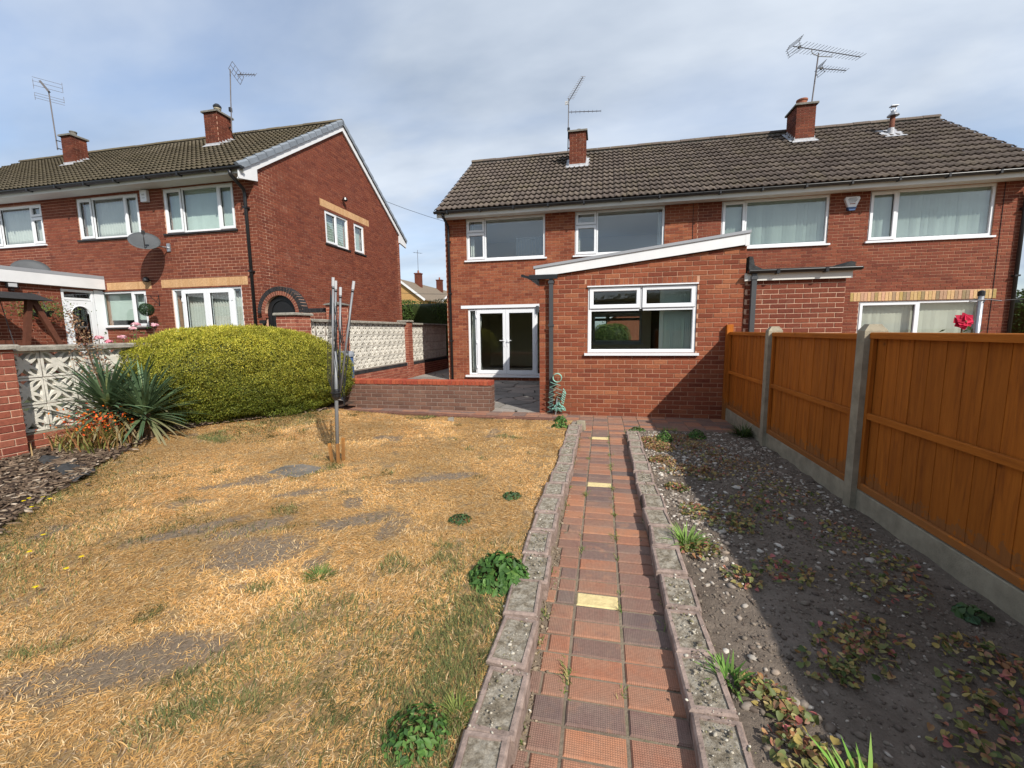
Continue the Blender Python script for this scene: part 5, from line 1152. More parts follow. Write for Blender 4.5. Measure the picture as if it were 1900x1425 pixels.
for k in range(5): b.tube([g0.lerp(g2_, k/4), g1_.lerp(g3_, k/4)], .007, 5)
b.build('reflector_grid', 'metal_dark', t1); b = MB(); b.obox(p[0]+Vector((0, 0, .1)), p[0]+Vector((-.15, 0, .1)), .03, .03); b.obox(p[0]+Vector((0, 0, .35)), p[0]+Vector((-.15, 0, .35)), .03, .03); b.obox(p[0]+Vector((.02, 0, .55)), p[0]+Vector((.02, 0, .67)), .08, .06); b.build('bracket', 'black_pvc', t1)
t1 = thing('tv_aerial', 'leaning aerial with wide wire reflector on the far-left chimney', 'aerial', 'roof aerials')
p = [Vector(x) for x in ((-18.061, 11.700, 7.723), (-18.109, 11.700, 9.587))]; mast(t1, p, .018); b = MB(); c0 = p[1]
for dz, wl in ((.05, .62), (.18, .62), (-.18, .62), (-.34, .62), (-.26, .6), (.30, .62)):
    b.tube([c0+Vector((-.32, -.2, dz+.06)), c0+Vector((.32, .2, dz-.06))], .006, 5)
for sx_ in (-.32, .32): b.tube([c0+Vector((sx_, sx_*.6, .30)), c0+Vector((sx_, sx_*.6, .0))], .006, 5); b.tube([c0+Vector((sx_, sx_*.6, -.14)), c0+Vector((sx_, sx_*.6, -.34))], .006, 5)
b.build('reflector', 'mast_metal', t1); b = MB(); b.obox(c0+Vector((.02, 0, -.05)), c0+Vector((-.12, -.12, .24)), .10, .06); b.build('boom', 'metal_dark', t1)
b = MB()
for z in (.05, .3): b.obox(p[0]+Vector((0, 0, z)), p[0]+Vector((.16, 0, z-.05)), .03, .03)
b.build('bracket', 'black_pvc', t1)
def dish(label, c, aim, r, arm=True):
    t_ = thing('satellite_dish', label, 'satellite dish'); z_ = Vector(aim).normalized(); x_ = Vector((0, 0, 1)).cross(z_).normalized(); q = Matrix((x_, z_.cross(x_), z_)).transposed().to_4x4(); b = MB(); n_, k = 24, 5
    for sgn, zz in ((1, 0), (0, -.008)):
        for i in range(k+1):
            for j in range(n_): a = 2*math.pi*j/n_; rr = r*i/k; b.v.append((rr*math.cos(a)*.92, rr*math.sin(a), .16*rr*rr/r+zz))
    for l in (0, 1):
        o_ = l*(k+1)*n_
        for i in range(k):
            for j in range(n_): f = (o_+i*n_+j, o_+i*n_+(j+1) % n_, o_+(i+1)*n_+(j+1) % n_, o_+(i+1)*n_+j); b.f.append(f if l == 0 else f[::-1]); b.mi.append(0); b.r.append(0.)
    for j in range(n_): b.f.append((k*n_+j, k*n_+(j+1) % n_, (2*k+1)*n_+(j+1) % n_, (2*k+1)*n_+j)); b.mi.append(0); b.r.append(0.)
    o = b.build('bowl', 'dish_grey', t_, True); o.matrix_local = Matrix.Translation(c)@q
    if arm:
        b = MB(); b.tube([(0, -r*.9, .06), (0, -r*.75, .32), (0, -r*.5, .38)], .012, 6); b.obox((0, -r*.55, .36), (0, -r*.45, .44), .07, .05); x = b.build('feed_arm', 'metal_dark', t_); x.matrix_local = Matrix.Translation(c)@q
    return t_
simple('dish_grey', (.075, .08, .085), .6, .3, .1, 8)
d1 = dish('dark grey satellite dish under the middle upstairs window of the gable house', (-11.08, 8.72, 3.745), (.55, -.45, .72), .34)
b = MB(); b.tube([(-11.08, 8.75, 3.71), (-10.95, 8.9, 3.69), (-10.92, 9.19, 3.69)], .02, 8); b.box(-10.97, -10.87, 9.17, 9.199, 3.60, 3.80); b.build('bracket', 'metal', d1)
d1 = dish('grey dish lying behind the white fascia on the flat roof at far left', (-14.75, 8.6, 3.16), (.5, -.3, .5), .40, False)
b = MB(); b.tube([(-14.75, 8.6, 3.16), (-14.8, 8.7, 3.05)], .02, 6); b.build('bracket', 'metal', d1)
al = thing('alarm_box', 'white burglar alarm box with dark blue base on the right-hand house', 'alarm box'); b = MB(); F = F2; u = 5.92-XP
def pr6(b, F, pts, n0, n1, mi=0): k = len(pts); b.mesh([F(x, z, n1) for x, z in pts]+[F(x*1., z, n0) for x, z in pts], [tuple(range(k))]+[(i, i+k, (i+1) % k+k, (i+1) % k) for i in range(k)], mi)
pr6(b, F, [(u-.07, 4.33), (u+.07, 4.33), (u+.16, 4.55), (u+.14, 4.60), (u-.14, 4.60), (u-.16, 4.55)], .002, .075); b.build('cover', 'pvc', al)
b = MB(); pr6(b, F, [(u-.06, 4.28), (u+.06, 4.28), (u+.095, 4.36), (u-.095, 4.36)], .002, .078); b.build('base_light', 'blue_plastic', al)
b = MB()
for i, (w_, z) in enumerate(((.08, 4.565), (.10, 4.535), (.09, 4.505), (.07, 4.475))): fbox(b, F, u-w_, u+w_, z-.006, z+.005, .074, .0765)
fbox(b, F, u-.06, u+.06, 4.425, 4.445, .074, .0765, 1); b.build('print', ['metal_dark', 'terracotta'], al)
al = thing('alarm_box', 'plain white rectangular alarm box between upstairs windows of the gable house', 'alarm box'); b = MB(); u = -11.47-LP; fbox(b, FL, u-.10, u+.10, 4.85, 5.13, .002, .08); b.build('cover', 'pvc', al); b = MB(); fbox(b, FL, u-.045, u+.045, 4.93, 4.95, .079, .082); fbox(b, FL, u-.045, u+.045, 5.0, 5.04, .079, .082); b.build('print', 'pvc_grey', al)
def lamp(nm, label, F, u, v, kind):
    t_ = thing(nm, label, 'lamp'); b = MB()
    if kind == 'flood':
        fbox(b, F, u-.10, u+.10, v-.06, v+.07, .06, .11); fbox(b, F, u-.03, u+.03, v-.12, v-.06, .0, .09); b.build('housing', 'black_pvc', t_); b = MB(); fbox(b, F, u-.075, u+.075, v-.035, v+.045, .109, .114); b.build('lens', 'pvc_grey', t_)
    else:
        b.lathe(F(u, v-.05, .11), [(.05, 0), (.075, .03), (.06, .10), (.02, .13)], 10); b.tube([F(u, v, 0), F(u, v, .11)], .02, 6); b.build('housing', 'black_pvc', t_)
lamp('security_light', 'small black security lamp on the gable wall above the two windows', FG, 12.83-YL, 5.72, 'dome')
lamp('security_light', 'small dark lamp at the end of the buff lintel beside the drain cable', FL, -11.64-LP, 2.90, 'dome')
lamp('floodlight', 'black floodlight under the white fascia at far left', FX, 7.33-5, 2.64, 'flood')
# ================================================================== garden things
# rotary dryer, folded
dr = thing('rotary_dryer', 'folded grey metal rotary clothes dryer standing on the dry lawn', 'clothes dryer', None, (-2.79, 3.97, .09))
top = Vector((.115, -.02, 1.90)); hub = Vector((.04, -.0, .70))
b = MB(); b.tube([(0, 0, -.15), hub, top*.62], .019, 12); b.build('pole', 'dryer_metal', dr, True)
b = MB(); b.lathe(tuple(hub), [(.035, -.03), (.045, 0), (.045, .06), (.03, .08)], 12); b.build('hub', 'black_pvc', dr)
tips = [Vector((.13, -.06, 1.92)), Vector((.09, .04, 1.90)), Vector((.29, .05, 1.89)), Vector((.10, .10, 1.84))]
roots = [Vector((.03, -.05, .74)), Vector((.0, .04, .74)), Vector((.09, .0, .74)), Vector((.04, .06, .76))]
for r_, t_ in zip(roots, tips):
    b = MB(); b.tube([r_, t_], .0115, 10); arm = b.build('arm', 'dryer_metal', dr, True)
    b = MB(); d = (t_-r_).normalized(); b.tube([t_-d*.08, t_+d*.005], .0145, 10); b.build('end_cap', 'pvc_grey', arm); b = MB(); b.tube([t_-d*.105, t_-d*.095], .017, 10); b.build('clip', 'black_pvc', arm)
b = MB()
for k in range(16):
    i = k % 4; j = (k+1) % 4; f = .25+.72*(k//4)/3.6; a = roots[i].lerp(tips[i], f); c = roots[j].lerp(tips[j], f-.04); sag = .25+.35*random.random()
    b.tube([a.lerp(c, q/8)+Vector((.03*math.sin(k*1.7)*math.sin(math.pi*q/8), -.05*math.sin(math.pi*q/8)*math.cos(k), -sag*math.sin(math.pi*q/8))) for q in range(9)], .0032, 5)
for k in range(7):
    x = -.045+.012*k; b.tube([tips[0]+Vector((-.03, -.01, -.12)), Vector((x+.05, -.05+.01*k, 1.2)), Vector((x+.03, -.05, .9)), hub+Vector((0, -.04, .02))], .003, 5)
b.build('line', 'cord', dr)
b = MB(); b.tube([hub+Vector((.05*math.cos(a), .05*math.sin(a), .04)) for a in np.linspace(0, 6.28, 12)], .008, 6); b.tube([tips[2]*.55+Vector((0, .02, .2)), Vector((.20, .0, 1.1)), Vector((.15, -.02, .8)), Vector((.10, 0, .76))], .005, 5); b.build('tie_cord', 'cord', dr)
for (sx_, sy_, h, ln) in ((-.042, -.02, .19, -.025), (.03, -.03, .19, .01), (.045, .04, .24, .015), (-.02, .05, .20, 0)):
    b = MB(); b.obox((sx_, sy_, -.1), (sx_+ln, sy_, h), .028, .024); b.build('ground_stake', 'stake_wood', dr)
# concrete pad
simple('pad_concrete', (.17, .15, .125), .95, .1, .6, 5, .7, 70)
b = MB(); pts = [(-3.27, 3.52), (-3.06, 3.47), (-2.88, 3.46), (-2.80, 3.62), (-2.83, 3.76), (-3.10, 3.82), (-3.25, 3.74)]; zb = float(lawn_z(-3.05, 3.65)); k = len(pts)
b.mesh([(x, y, zb+.006) for x, y in pts]+[((x+3.04)*1.07-3.04, (y-3.65)*1.07+3.65, zb-.08) for x, y in pts], [tuple(range(k))]+[(i, i+k, (i+1) % k+k, (i+1) % k) for i in range(k)]); tag(b.build('concrete_pad', 'pad_concrete'), 'worn grey concrete slab sunk flat into the dry lawn by the clothes dryer', 'slab')
# hose
ho = thing('garden_hose', 'pale green coiled garden hose hanging on the grey downpipe', 'hose'); hy = YE-.13
def coil(b, c, ax, r, n, pitch, rad): 
    ax = Vector(ax); u = ax.cross(Vector((0, 0, 1)) if abs(ax.z) < .9 else Vector((1, 0, 0))).normalized(); v = ax.cross(u)
    b.tube([Vector(c)+ax*pitch*t/12+u*r*math.cos(t*2*math.pi/12)+v*r*math.sin(t*2*math.pi/12) for t in range(n*12)], rad, 6)
b = MB(); coil(b, (-.735, hy+.02, .655), (0, -1, 0), .075, 6, .010, .0075)
for x0, x1, z0, z1, n_ in ((-.80, -.86, .58, .05, 6), (-.74, -.68, .56, .25, 4)):
    b.tube([(x0+(x1-x0)*i/(n_*2)+(.055 if i % 2 else -.055), hy-.01, z0+(z1-z0)*i/(n_*2)) for i in range(n_*2+1)], .0075, 6)
for i in range(12): a = -1.2+2.4*i/11; coil(b, (-.72+.09*math.sin(a), hy-.02, .13+.02*math.cos(a)), (math.cos(a), 0, .5*math.sin(a)+.15), .075+.02*math.sin(i*2.1), 1, .02, .0075)
for i in range(6): coil(b, (-.66+.02*i*.4, hy, .24+.035*i), (.85, 0, .5), .05, 1, .02, .0075)
b.build('hose_tube', 'hose_green', ho, True)
b = MB(); b.tube([(-.76, hy-.06, .02), (-.735, hy-.05, .30)], .013, 8); b.build('spray_lance', 'metal', ho)
# water butt behind the hedge
wb = thing('water_butt', 'blue plastic water butt with grey lid behind the hedge beside the clothes dryer', 'water butt', None, (-5.50, 8.35, 0))
b = MB(); b.lathe((0, 0, 0), [(.13, 0), (.16, .3), (.17, .6), (.165, 1.0)], 18); b.build('barrel', 'blue_plastic', wb, True); b = MB(); b.lathe((0, 0, 1.0), [(.19, -.05), (.195, 0), (.18, .05), (.12, .07), (.02, .08)], 18); b.build('lid', 'grey_plastic', wb)
# swing seat
sw = thing('swing_seat', 'dark brown wooden garden swing seat with canopy behind the screen wall', 'swing seat')
b = MB(); b.mesh([(-14.0, 5.9, 2.26), (-11.28, 5.9, 2.22), (-11.25, 6.88, 2.20), (-14.0, 6.88, 2.26), (-14.0, 6.05, 2.40), (-11.6, 6.05, 2.36), (-11.6, 6.75, 2.36), (-14.0, 6.75, 2.40)], [(0, 1, 5, 4), (1, 2, 6, 5), (2, 3, 7, 6), (4, 5, 6, 7), (3, 2, 1, 0)]); b.build('canopy', 'swing_roof', sw); b = MB(); b.box(-14.0, -11.29, 5.88, 5.898, 2.12, 2.24); b.build('valance', 'swing_roof', sw)
for ex in (-11.5, -13.8):
    for a_, c_ in (((ex, 6.60, 2.22), (ex-.02, 6.35, .45)), ((ex, 6.66, 2.22), (ex+.05, 7.3, .45))): b = MB(); b.obox(a_, c_, .09, .09); b.build('leg', 'brown_wood', sw)
    b = MB(); b.obox((ex-.0, 6.40, .95), (ex+.03, 7.1, .95), .07, .07); b.build('cross_rail', 'brown_wood', sw)
b = MB(); b.box(-13.5, -11.7, 5.95, 6.5, .85, .90); b.build('seat', 'brown_wood', sw); b = MB(); b.box(-13.5, -11.7, 6.5, 6.55, .9, 1.4); b.build('backrest', 'brown_wood', sw)
for ex in (-11.72, -13.48): b = MB(); b.tube([(ex-.03, 6.1, 2.22), (ex, 6.0, .9)], .008, 6); b.tube([(ex-.03, 6.3, 2.22), (ex, 6.45, .9)], .008, 6); b.build('rope', 'metal_dark', sw)
# neighbour's clothes post
cp = thing('clothes_post', 'grey metal clothes post with hooked arms in front of the patio doors', 'post', None, (7.15, 10.0, 0)); b = MB(); b.tube([(0, 0, -.05), (0, 0, 2.06)], .045, 12); b.build('post', 'metal', cp, True); b = MB(); b.lathe((0, 0, 2.03), [(.055, 0), (.055, .08), (.02, .10)], 12); b.build('cap', 'black_pvc', cp)
b = MB(); b.tube([(-.2, -.03, 1.93), (.1, -.05, 1.95), (.3, -.04, 1.92)], .012, 6); b.tube([(-.08, .05, 1.98), (.02, -.05, 1.90), (.12, .05, 1.98)], .01, 6); b.tube([(.28, -.04, 1.93), (1.1, 0, 1.98)], .004, 5); b.build('arm', 'metal_dark', cp)

# ================================================================== planting
def leaf_obj(name, V, T, K, parent=None, mat='leaf', Q=None): return npmesh(name, V, Q, T, K, mat, parent)
def join(parts):
    V, T, K, Q, o = [], [], [], [], 0
    for p in parts:
        v, q, t, k = p if len(p) == 4 else (p[0], np.zeros((0, 4), int), p[1], p[2])
        V.append(v); T.append(t+o); K.append(k); Q.append(q+o); o += len(v)
    return np.concatenate(V), np.concatenate(Q), np.concatenate(T), np.concatenate(K)
def hedge(name, label, cen, ang, ha, hb, zt, zb, n, size, cols_lo, cols_hi, power=3.2, rough=.10, core=(.035, .05, .012), cat='hedge', tip=.0, slant=0.):
    h = thing(name, label, cat, None, (cen[0], cen[1], 0))
    ca, sa = math.cos(ang), math.sin(ang)
    def surf(th, ph, k=1.):
        cx, sx_ = np.cos(th), np.sin(th); e = 2/power
        r = np.cos(ph); z = np.sin(ph)
        x = np.sign(cx)*np.abs(cx)**e*np.abs(r)**(e*.75); y = np.sign(sx_)*np.abs(sx_)**e*np.abs(r)**(e*.75); z = np.sign(z)*np.abs(z)**e
        d = 1+rough*(vnoise(th*3+9, ph*3+5, 21, 3)-.5)*2+rough*.5*(vnoise(th*9+2, ph*9, 22, 2)-.5)
        X, Y = x*ha*d*k, y*hb*d*k; Z = (zb+zt)/2+z*(zt-zb)/2*(1+(d-1)*.6)*np.minimum(k, 1); Z = zb+(Z-zb)*(1-slant*np.clip(x+.1, 0, 1)**2); return np.stack([ca*X-sa*Y, sa*X+ca*Y, Z], -1)
    th = rng.uniform(0, 2*math.pi, 4*n); ph = np.arcsin(rng.uniform(-.98, 1, 4*n)); e = 1e-3; ar = np.linalg.norm(np.cross(surf(th+e, ph)-surf(th-e, ph), surf(th, ph+e)-surf(th, ph-e)), axis=1)/np.cos(ph).clip(.02); ar = np.minimum(ar, np.percentile(ar, 97)); sel = rng.choice(4*n, n, p=ar/ar.sum()); th, ph = th[sel], ph[sel]
    k = 1-np.abs(rng.normal(0, .05, n))+.02; p = surf(th, ph, k); nr = np.cross(surf(th+e, ph)-surf(th-e, ph), surf(th, ph+e)-surf(th, ph-e)); nr /= np.linalg.norm(nr, axis=1, keepdims=True)+1e-9
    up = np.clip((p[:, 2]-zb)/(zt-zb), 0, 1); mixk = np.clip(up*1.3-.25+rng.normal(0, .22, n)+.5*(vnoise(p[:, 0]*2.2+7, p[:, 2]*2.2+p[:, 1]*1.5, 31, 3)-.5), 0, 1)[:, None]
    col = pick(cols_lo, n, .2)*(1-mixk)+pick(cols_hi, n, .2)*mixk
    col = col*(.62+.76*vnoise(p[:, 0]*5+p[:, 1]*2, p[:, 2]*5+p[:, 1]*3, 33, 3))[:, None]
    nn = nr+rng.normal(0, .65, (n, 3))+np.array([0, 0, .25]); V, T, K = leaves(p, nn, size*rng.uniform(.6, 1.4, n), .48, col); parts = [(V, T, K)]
    if tip:      # young shoots standing out of the clipped face
        m_ = int(n*tip); i = rng.choice(n, m_); az = np.arctan2(nr[i, 1], nr[i, 0])+rng.normal(0, .7, m_); ln = np.clip(.5+.5*nr[i, 2]+rng.normal(0, .35, m_), .05, 1.5)
        parts.append(blades(p[i], az, ln, size*rng.uniform(1., 2.3, m_), np.full(m_, size*.33), col[i], col[i]*1.1, .1, 2))
    V, Q, T, K = join(parts); leaf_obj('foliage', V, T, K, h, 'leaf', Q)
    a, c = np.meshgrid(np.linspace(0, 2*math.pi, 40, endpoint=False), np.linspace(-1.5, 1.5, 18)); G = surf(a.ravel(), c.ravel(), .88); i, j = np.meshgrid(np.arange(40), np.arange(17)); i = i.ravel(); j = j.ravel(); Qc = np.stack([j*40+i, j*40+(i+1) % 40, (j+1)*40+(i+1) % 40, (j+1)*40+i], 1)
    npmesh('foliage_core', G, Qc, None, np.tile(np.array([core]), (len(G), 1)), 'leaf', h, True)  # solid dark green core added inside the leaves to block the view through
    b = MB()
    for q in range(9): x = random.uniform(-ha*.8, ha*.8); y = random.uniform(-hb*.5, hb*.5); b.tube([(ca*x-sa*y, sa*x+ca*y, -.1), (ca*x-sa*y+.05, sa*x+ca*y, (zt+zb)*.5)], .018, 6)
    b.build('stem', 'bark', h); return h
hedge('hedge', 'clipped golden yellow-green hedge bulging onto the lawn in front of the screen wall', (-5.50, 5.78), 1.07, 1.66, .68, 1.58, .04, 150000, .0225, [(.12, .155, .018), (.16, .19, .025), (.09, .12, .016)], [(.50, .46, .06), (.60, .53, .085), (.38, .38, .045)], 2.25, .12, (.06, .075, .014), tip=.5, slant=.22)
hedge('hedge', 'dark green trimmed hedge seen at the end of the side passage', (-8.2, 19.6), 0, 3.2, .9, 3.0, -.2, 26000, .075, [(.03, .06, .014), (.04, .075, .018)], [(.06, .12, .02), (.09, .15, .03)], 6, .04)
hedge('hedge', 'tall dark hedge added unseen behind the viewer to darken reflections in the door glass', (-1, -8.5), 0, 11, 1.0, 3.3, -.2, 26000, .14, [(.03, .05, .014), (.04, .07, .02)], [(.05, .09, .02), (.07, .11, .03)], 6, .05)  # unseen hedge, added so the glass doors reflect dark foliage instead of bright sky
hedge('shrub', 'green shrub in the front garden glimpsed through the extension window', (.6, 30.5), 0, 1.3, .9, 1.9, -.2, 5000, .10, [(.04, .07, .02)], [(.10, .16, .03), (.2, .22, .05)], 2.4, .12, cat='shrub')
hedge('shrub', 'dark shrub just visible past the right edge of the house', (11.9, 14.0), 0, 1.3, 1.2, 2.5, -.1, 9000, .08, [(.03, .06, .014)], [(.06, .11, .02)], 2.6, .12, cat='shrub')
# yuccas
def yucca(label, x, y, n, ln, seed, zc=.30):
    z = float(lawn_z(x, y)); t_ = thing('yucca', label, 'plant', 'yuccas', (x, y, z)); r = np.random.default_rng(seed)
    az = np.arange(n)*2.39996+r.normal(0, .2, n); el = np.interp(np.arange(n)/n, [0, .25, .6, 1], [-.45, .15, .75, 1.35])+r.normal(0, .14, n); base = np.stack([.035*np.cos(az), .035*np.sin(az), zc+.12*np.arange(n)/n-.06], 1)
    c0 = np.array([[.10, .14, .06]])*r.uniform(.8, 1.5, (n, 1)); c1 = np.array([[.075, .135, .075]])*r.uniform(.75, 1.5, (n, 1))
    yl = r.random(n) < .1; c0[yl] = (.36, .36, .12); c1[yl] *= 1.7; dd = el < -.2; c1[dd] = (.30, .24, .14)
    V, Q, T, K = blades(base, az, el, ln*r.uniform(.75, 1.1, n), np.full(n, .033), c0, c1, .09, 5); leaf_obj('leaves', V, T, K, t_, 'leaf', Q)
    b = MB(); b.tube([(0, 0, -.08), (.01, 0, zc+.02)], [.06, .045], 9); b.build('trunk', 'bark', t_); return t_
yucca('left yucca with spiky blue-green leaves against the pierced screen wall', -5.74, 3.88, 140, .62, 1, .46)
yucca('right yucca with long drooping blue-green leaves touching the golden hedge', -5.50, 4.10, 150, .62, 2, .32)
yucca('small yucca rosette half hidden between the two larger yuccas', -5.80, 4.30, 60, .55, 3, .5)
sp_ = thing('flower_spike', 'dried brown flower spike rising behind the yuccas above the screen wall', 'plant', None, (-5.76, 3.92, .2)); b = MB(); b.tube([(0, 0, 0), (-.02, -.05, .6), (-.05, -.15, 1.2), (-.08, -.24, 1.5)], [.012, .010, .007, .003], 7); b.build('stalk', 'bark', sp_)
n = 520; t_ = rng.random(n); cz = .72+.82*t_; rad = .20*(1-t_)**.7*rng.random(n)**.6+.01; a = rng.uniform(0, 6.28, n); cen = np.stack([-.03-.04*(cz-.5)+rad*np.cos(a), -.05-.2*(cz-.6)+rad*np.sin(a), cz+rad*.5], 1); V, T, K = leaves(cen, rng.normal(size=(n, 3)), rng.uniform(.015, .035, n), .6, pick([(.32, .20, .11), (.24, .13, .07), (.42, .28, .16), (.30, .13, .09)], n)); tag(leaf_obj('seed_heads', V, T, K, sp_), kind='stuff')
b = MB()
for i in range(26): z = .72+.03*i; q = random.uniform(0, 6.28); l = .2*(1-i/26)**.7; b.tube([(-.03-.04*(z-.5), -.05-.2*(z-.6), z), (-.03-.04*(z-.5)+l*math.cos(q), -.05-.2*(z-.6)+l*math.sin(q), z+l*.5)], .0025, 4)
b.build('side_stalks', 'bark', sp_)
# orange montbretia
mo = thing('montbretia', 'clump of orange-flowered montbretia in front of the yuccas', 'plant', None, (-5.62, 3.60, float(lawn_z(-5.62, 3.60)))); n = 420
base = np.stack([rng.normal(0, .15, n), rng.normal(0, .13, n), np.full(n, -.02)], 1); cl = pick([(.16, .17, .04), (.26, .22, .06), (.34, .22, .09), (.12, .14, .04), (.3, .14, .06)], n); V, Q, T, K = blades(base, rng.uniform(0, 6.28, n), rng.uniform(.9, 1.5, n), rng.uniform(.22, .42, n), np.full(n, .013), cl, cl*1.2, .25, 3); leaf_obj('leaves', V, T, K, mo, 'leaf', Q)
n = 330; cen = np.stack([rng.normal(0, .19, n), rng.normal(0, .15, n), rng.normal(.34, .06, n)], 1); V, T, K = leaves(cen, rng.normal(size=(n, 3)), rng.uniform(.02, .042, n), .55, pick([(.75, .16, .02), (.80, .26, .03), (.62, .08, .02), (.7, .1, .03)], n)); leaf_obj('flowers', V, T, K, mo, 'petal')
# roses behind the screen wall
def rose(label, x, y, z0, heads, cols):
    t_ = thing('rose_bush', label, 'plant', 'pink roses behind the wall', (x, y, .45)); b = MB()
    for hx, hy_, hz in heads: b.tube([(hx*.3, hy_*.3, 0), (hx*.8, hy_, hz*.6), (hx, hy_, hz)], .007, 5)
    b.build('stems', 'bark', t_); n = 260; i = rng.integers(0, len(heads), n); hd = np.array(heads)[i]; f = rng.uniform(.4, .95, n)[:, None]; V, T, K = leaves(hd*f+rng.normal(0, .08, (n, 3)), rng.normal(size=(n, 3))+[0, 0, .7], rng.uniform(.03, .06, n), .6, pick([(.06, .12, .03), (.10, .17, .04)], n)); leaf_obj('leaves', V, T, K, t_)
    for hx, hy_, hz in heads:
        n = 46; d = rng.normal(size=(n, 3)); d[:, 2] = np.abs(d[:, 2]); d /= np.linalg.norm(d, axis=1, keepdims=True); V, T, K = leaves(np.array([hx, hy_, hz])+d*rng.uniform(.02, .062, (n, 1))*[1, 1, .6], d+rng.normal(0, .3, (n, 3)), np.full(n, .055), .9, pick(cols, n, .12)); leaf_obj('rose_head', V, T, K, t_, 'petal')
PK = [(.80, .48, .52), (.86, .60, .62), (.72, .36, .42)]
rose('pink rose bush with four pale pink blooms above the hedge top', -8.2, 6.3, .45, [(.12, -.3, 1.13), (.18, -.3, 1.20), (.59, -.3, 1.18), (-.15, -.3, .98)], PK)
rose('small pink rose bush with one deeper pink bloom beside the white door', -9.0, 6.0, .45, [(.11, 0, .97), (.25, .05, .90), (-.05, -.1, .84)], [(.75, .22, .30), (.82, .45, .50)])
# topiary ball, hanging basket
tb = thing('topiary_ball', 'round dark green topiary ball hanging from a black wall bracket', 'hanging plant', None, (-11.43, 8.85, 2.12)); n = 2600; d = rng.normal(size=(n, 3)); d /= np.linalg.norm(d, axis=1, keepdims=True); V, T, K = leaves(d*.16*rng.uniform(.85, 1.04, (n, 1)), d+rng.normal(0, .5, (n, 3)), np.full(n, .026), .6, pick([(.02, .045, .018), (.035, .07, .025)], n)); leaf_obj('foliage', V, T, K, tb)
b = MB(); b.tube([(0, 0, .15), (0, 0, .36), (.02, .33, .36), (.02, .33, .12), (.02, .33, .40)], .009, 6); b.tube([(.02, .33, .14), (0, .12, .36)], .007, 6); b.build('bracket', 'black_pvc', tb)
hb = thing('hanging_basket', 'hanging basket of trailing green plants on the far-left brick extension wall', 'hanging plant', None, (-12.95, 7.63, 2.05)); b = MB(); b.lathe((0, 0, -.15), [(.05, 0), (.14, .05), (.2, .15), (.21, .17)], 14); b.build('basket', 'swing_roof', hb); b = MB(); b.tube([(0, 0, .45), (-.33, 0, .45)], .01, 6)
for a in (0, 2.1, 4.2): b.tube([(.2*math.cos(a), .2*math.sin(a), .02), (0, 0, .45)], .004, 4)
b.build('chain', 'black_pvc', hb); n = 900; p = rng.normal(0, 1, (n, 3))*[.28, .28, .12]; p[:, 2] -= .12*np.hypot(p[:, 0], p[:, 1]); V, T, K = leaves(p+[0, 0, .1], rng.normal(size=(n, 3)), rng.uniform(.03, .06, n), .5, pick([(.10, .16, .04), (.18, .20, .05), (.06, .10, .03)], n)); leaf_obj('foliage', V, T, K, hb)
# red hollyhock over the fence
hh = thing('hollyhock', 'single large red bloom on a stem showing above the fence top', 'plant', None, (4.45, 6.45, -.02)); b = MB(); b.tube([(0, 0, 0), (.02, 0, .9), (0, 0, 1.45)], .009, 6); b.build('stem', 'bark', hh)
parts = []
for i in range(16):
    a = i*2*math.pi/8+(.4 if i > 7 else 0); rr = .068 if i < 8 else .04; nrm = np.array([[.15*math.cos(a), -1, .15*math.sin(a)+.25]]); parts.append(leaves(np.array([[rr*math.cos(a), -.02-.015*(i > 7), 1.535+rr*math.sin(a)*.85]]), nrm+rng.normal(0, .15, (1, 3)), np.array([.115]), .9, pick([(.50, .012, .05), (.62, .02, .07), (.42, .01, .04)], 1)))
V, Q, T, K = join(parts); leaf_obj('bloom', V, T, K, hh, 'petal'); b = MB(); b.lathe((0, -.05, 1.53), [(.012, -.01), (.014, .0), (.004, .02)], 8); b.build('bloom_centre', 'terracotta', hh)
n = 60; V, T, K = leaves(np.stack([rng.normal(0, .08, n), rng.normal(0, .08, n), rng.uniform(.3, 1.46, n)], 1), rng.normal(size=(n, 3)), rng.uniform(.04, .09, n), .7, pick([(.08, .14, .04)], n)); leaf_obj('leaves', V, T, K, hh)

# ---- weed clumps
def weed(label, x, y, z, r, h, n, cols, size, kind='broad'):
    t_ = thing('weed', label, 'weed', 'weeds', (x, y, z)); a = rng.uniform(0, 6.28, n); rr = r*np.sqrt(rng.random(n))
    if kind == 'broad':
        p = np.stack([rr*np.cos(a), rr*np.sin(a), h*(1-(rr/r)**2)*rng.uniform(.25, 1, n)+.01], 1); nr = np.stack([np.cos(a)*rr/r, np.sin(a)*rr/r, np.full(n, .8)], 1)+rng.normal(0, .35, (n, 3)); V, T, K = leaves(p, nr, size*rng.uniform(.6, 1.3, n), .5, pick(cols, n, .25), .5); leaf_obj('leaves', V, T, K, t_)
        b = MB()
        for i in range(10): b.tube([(0, 0, -.02), (rr[i]*.8*math.cos(a[i]), rr[i]*.8*math.sin(a[i]), h*.5)], .003, 4)
        b.build('stems', 'bark', t_)
    else:
        p = np.stack([rr*np.cos(a)*.5, rr*np.sin(a)*.5, np.full(n, -.01)], 1); c = pick(cols, n, .25); V, Q, T, K = blades(p, a+rng.normal(0, .5, n), rng.uniform(.4, 1.4, n), h*rng.uniform(.6, 1.4, n), np.full(n, size), c, c*1.2, .3, 3); leaf_obj('leaves', V, T, K, t_, 'grass', Q)
GR = [(.06, .14, .03), (.09, .19, .04), (.05, .11, .03), (.12, .22, .05)]; GD = [(.05, .10, .045), (.08, .13, .05), (.06, .11, .03)]
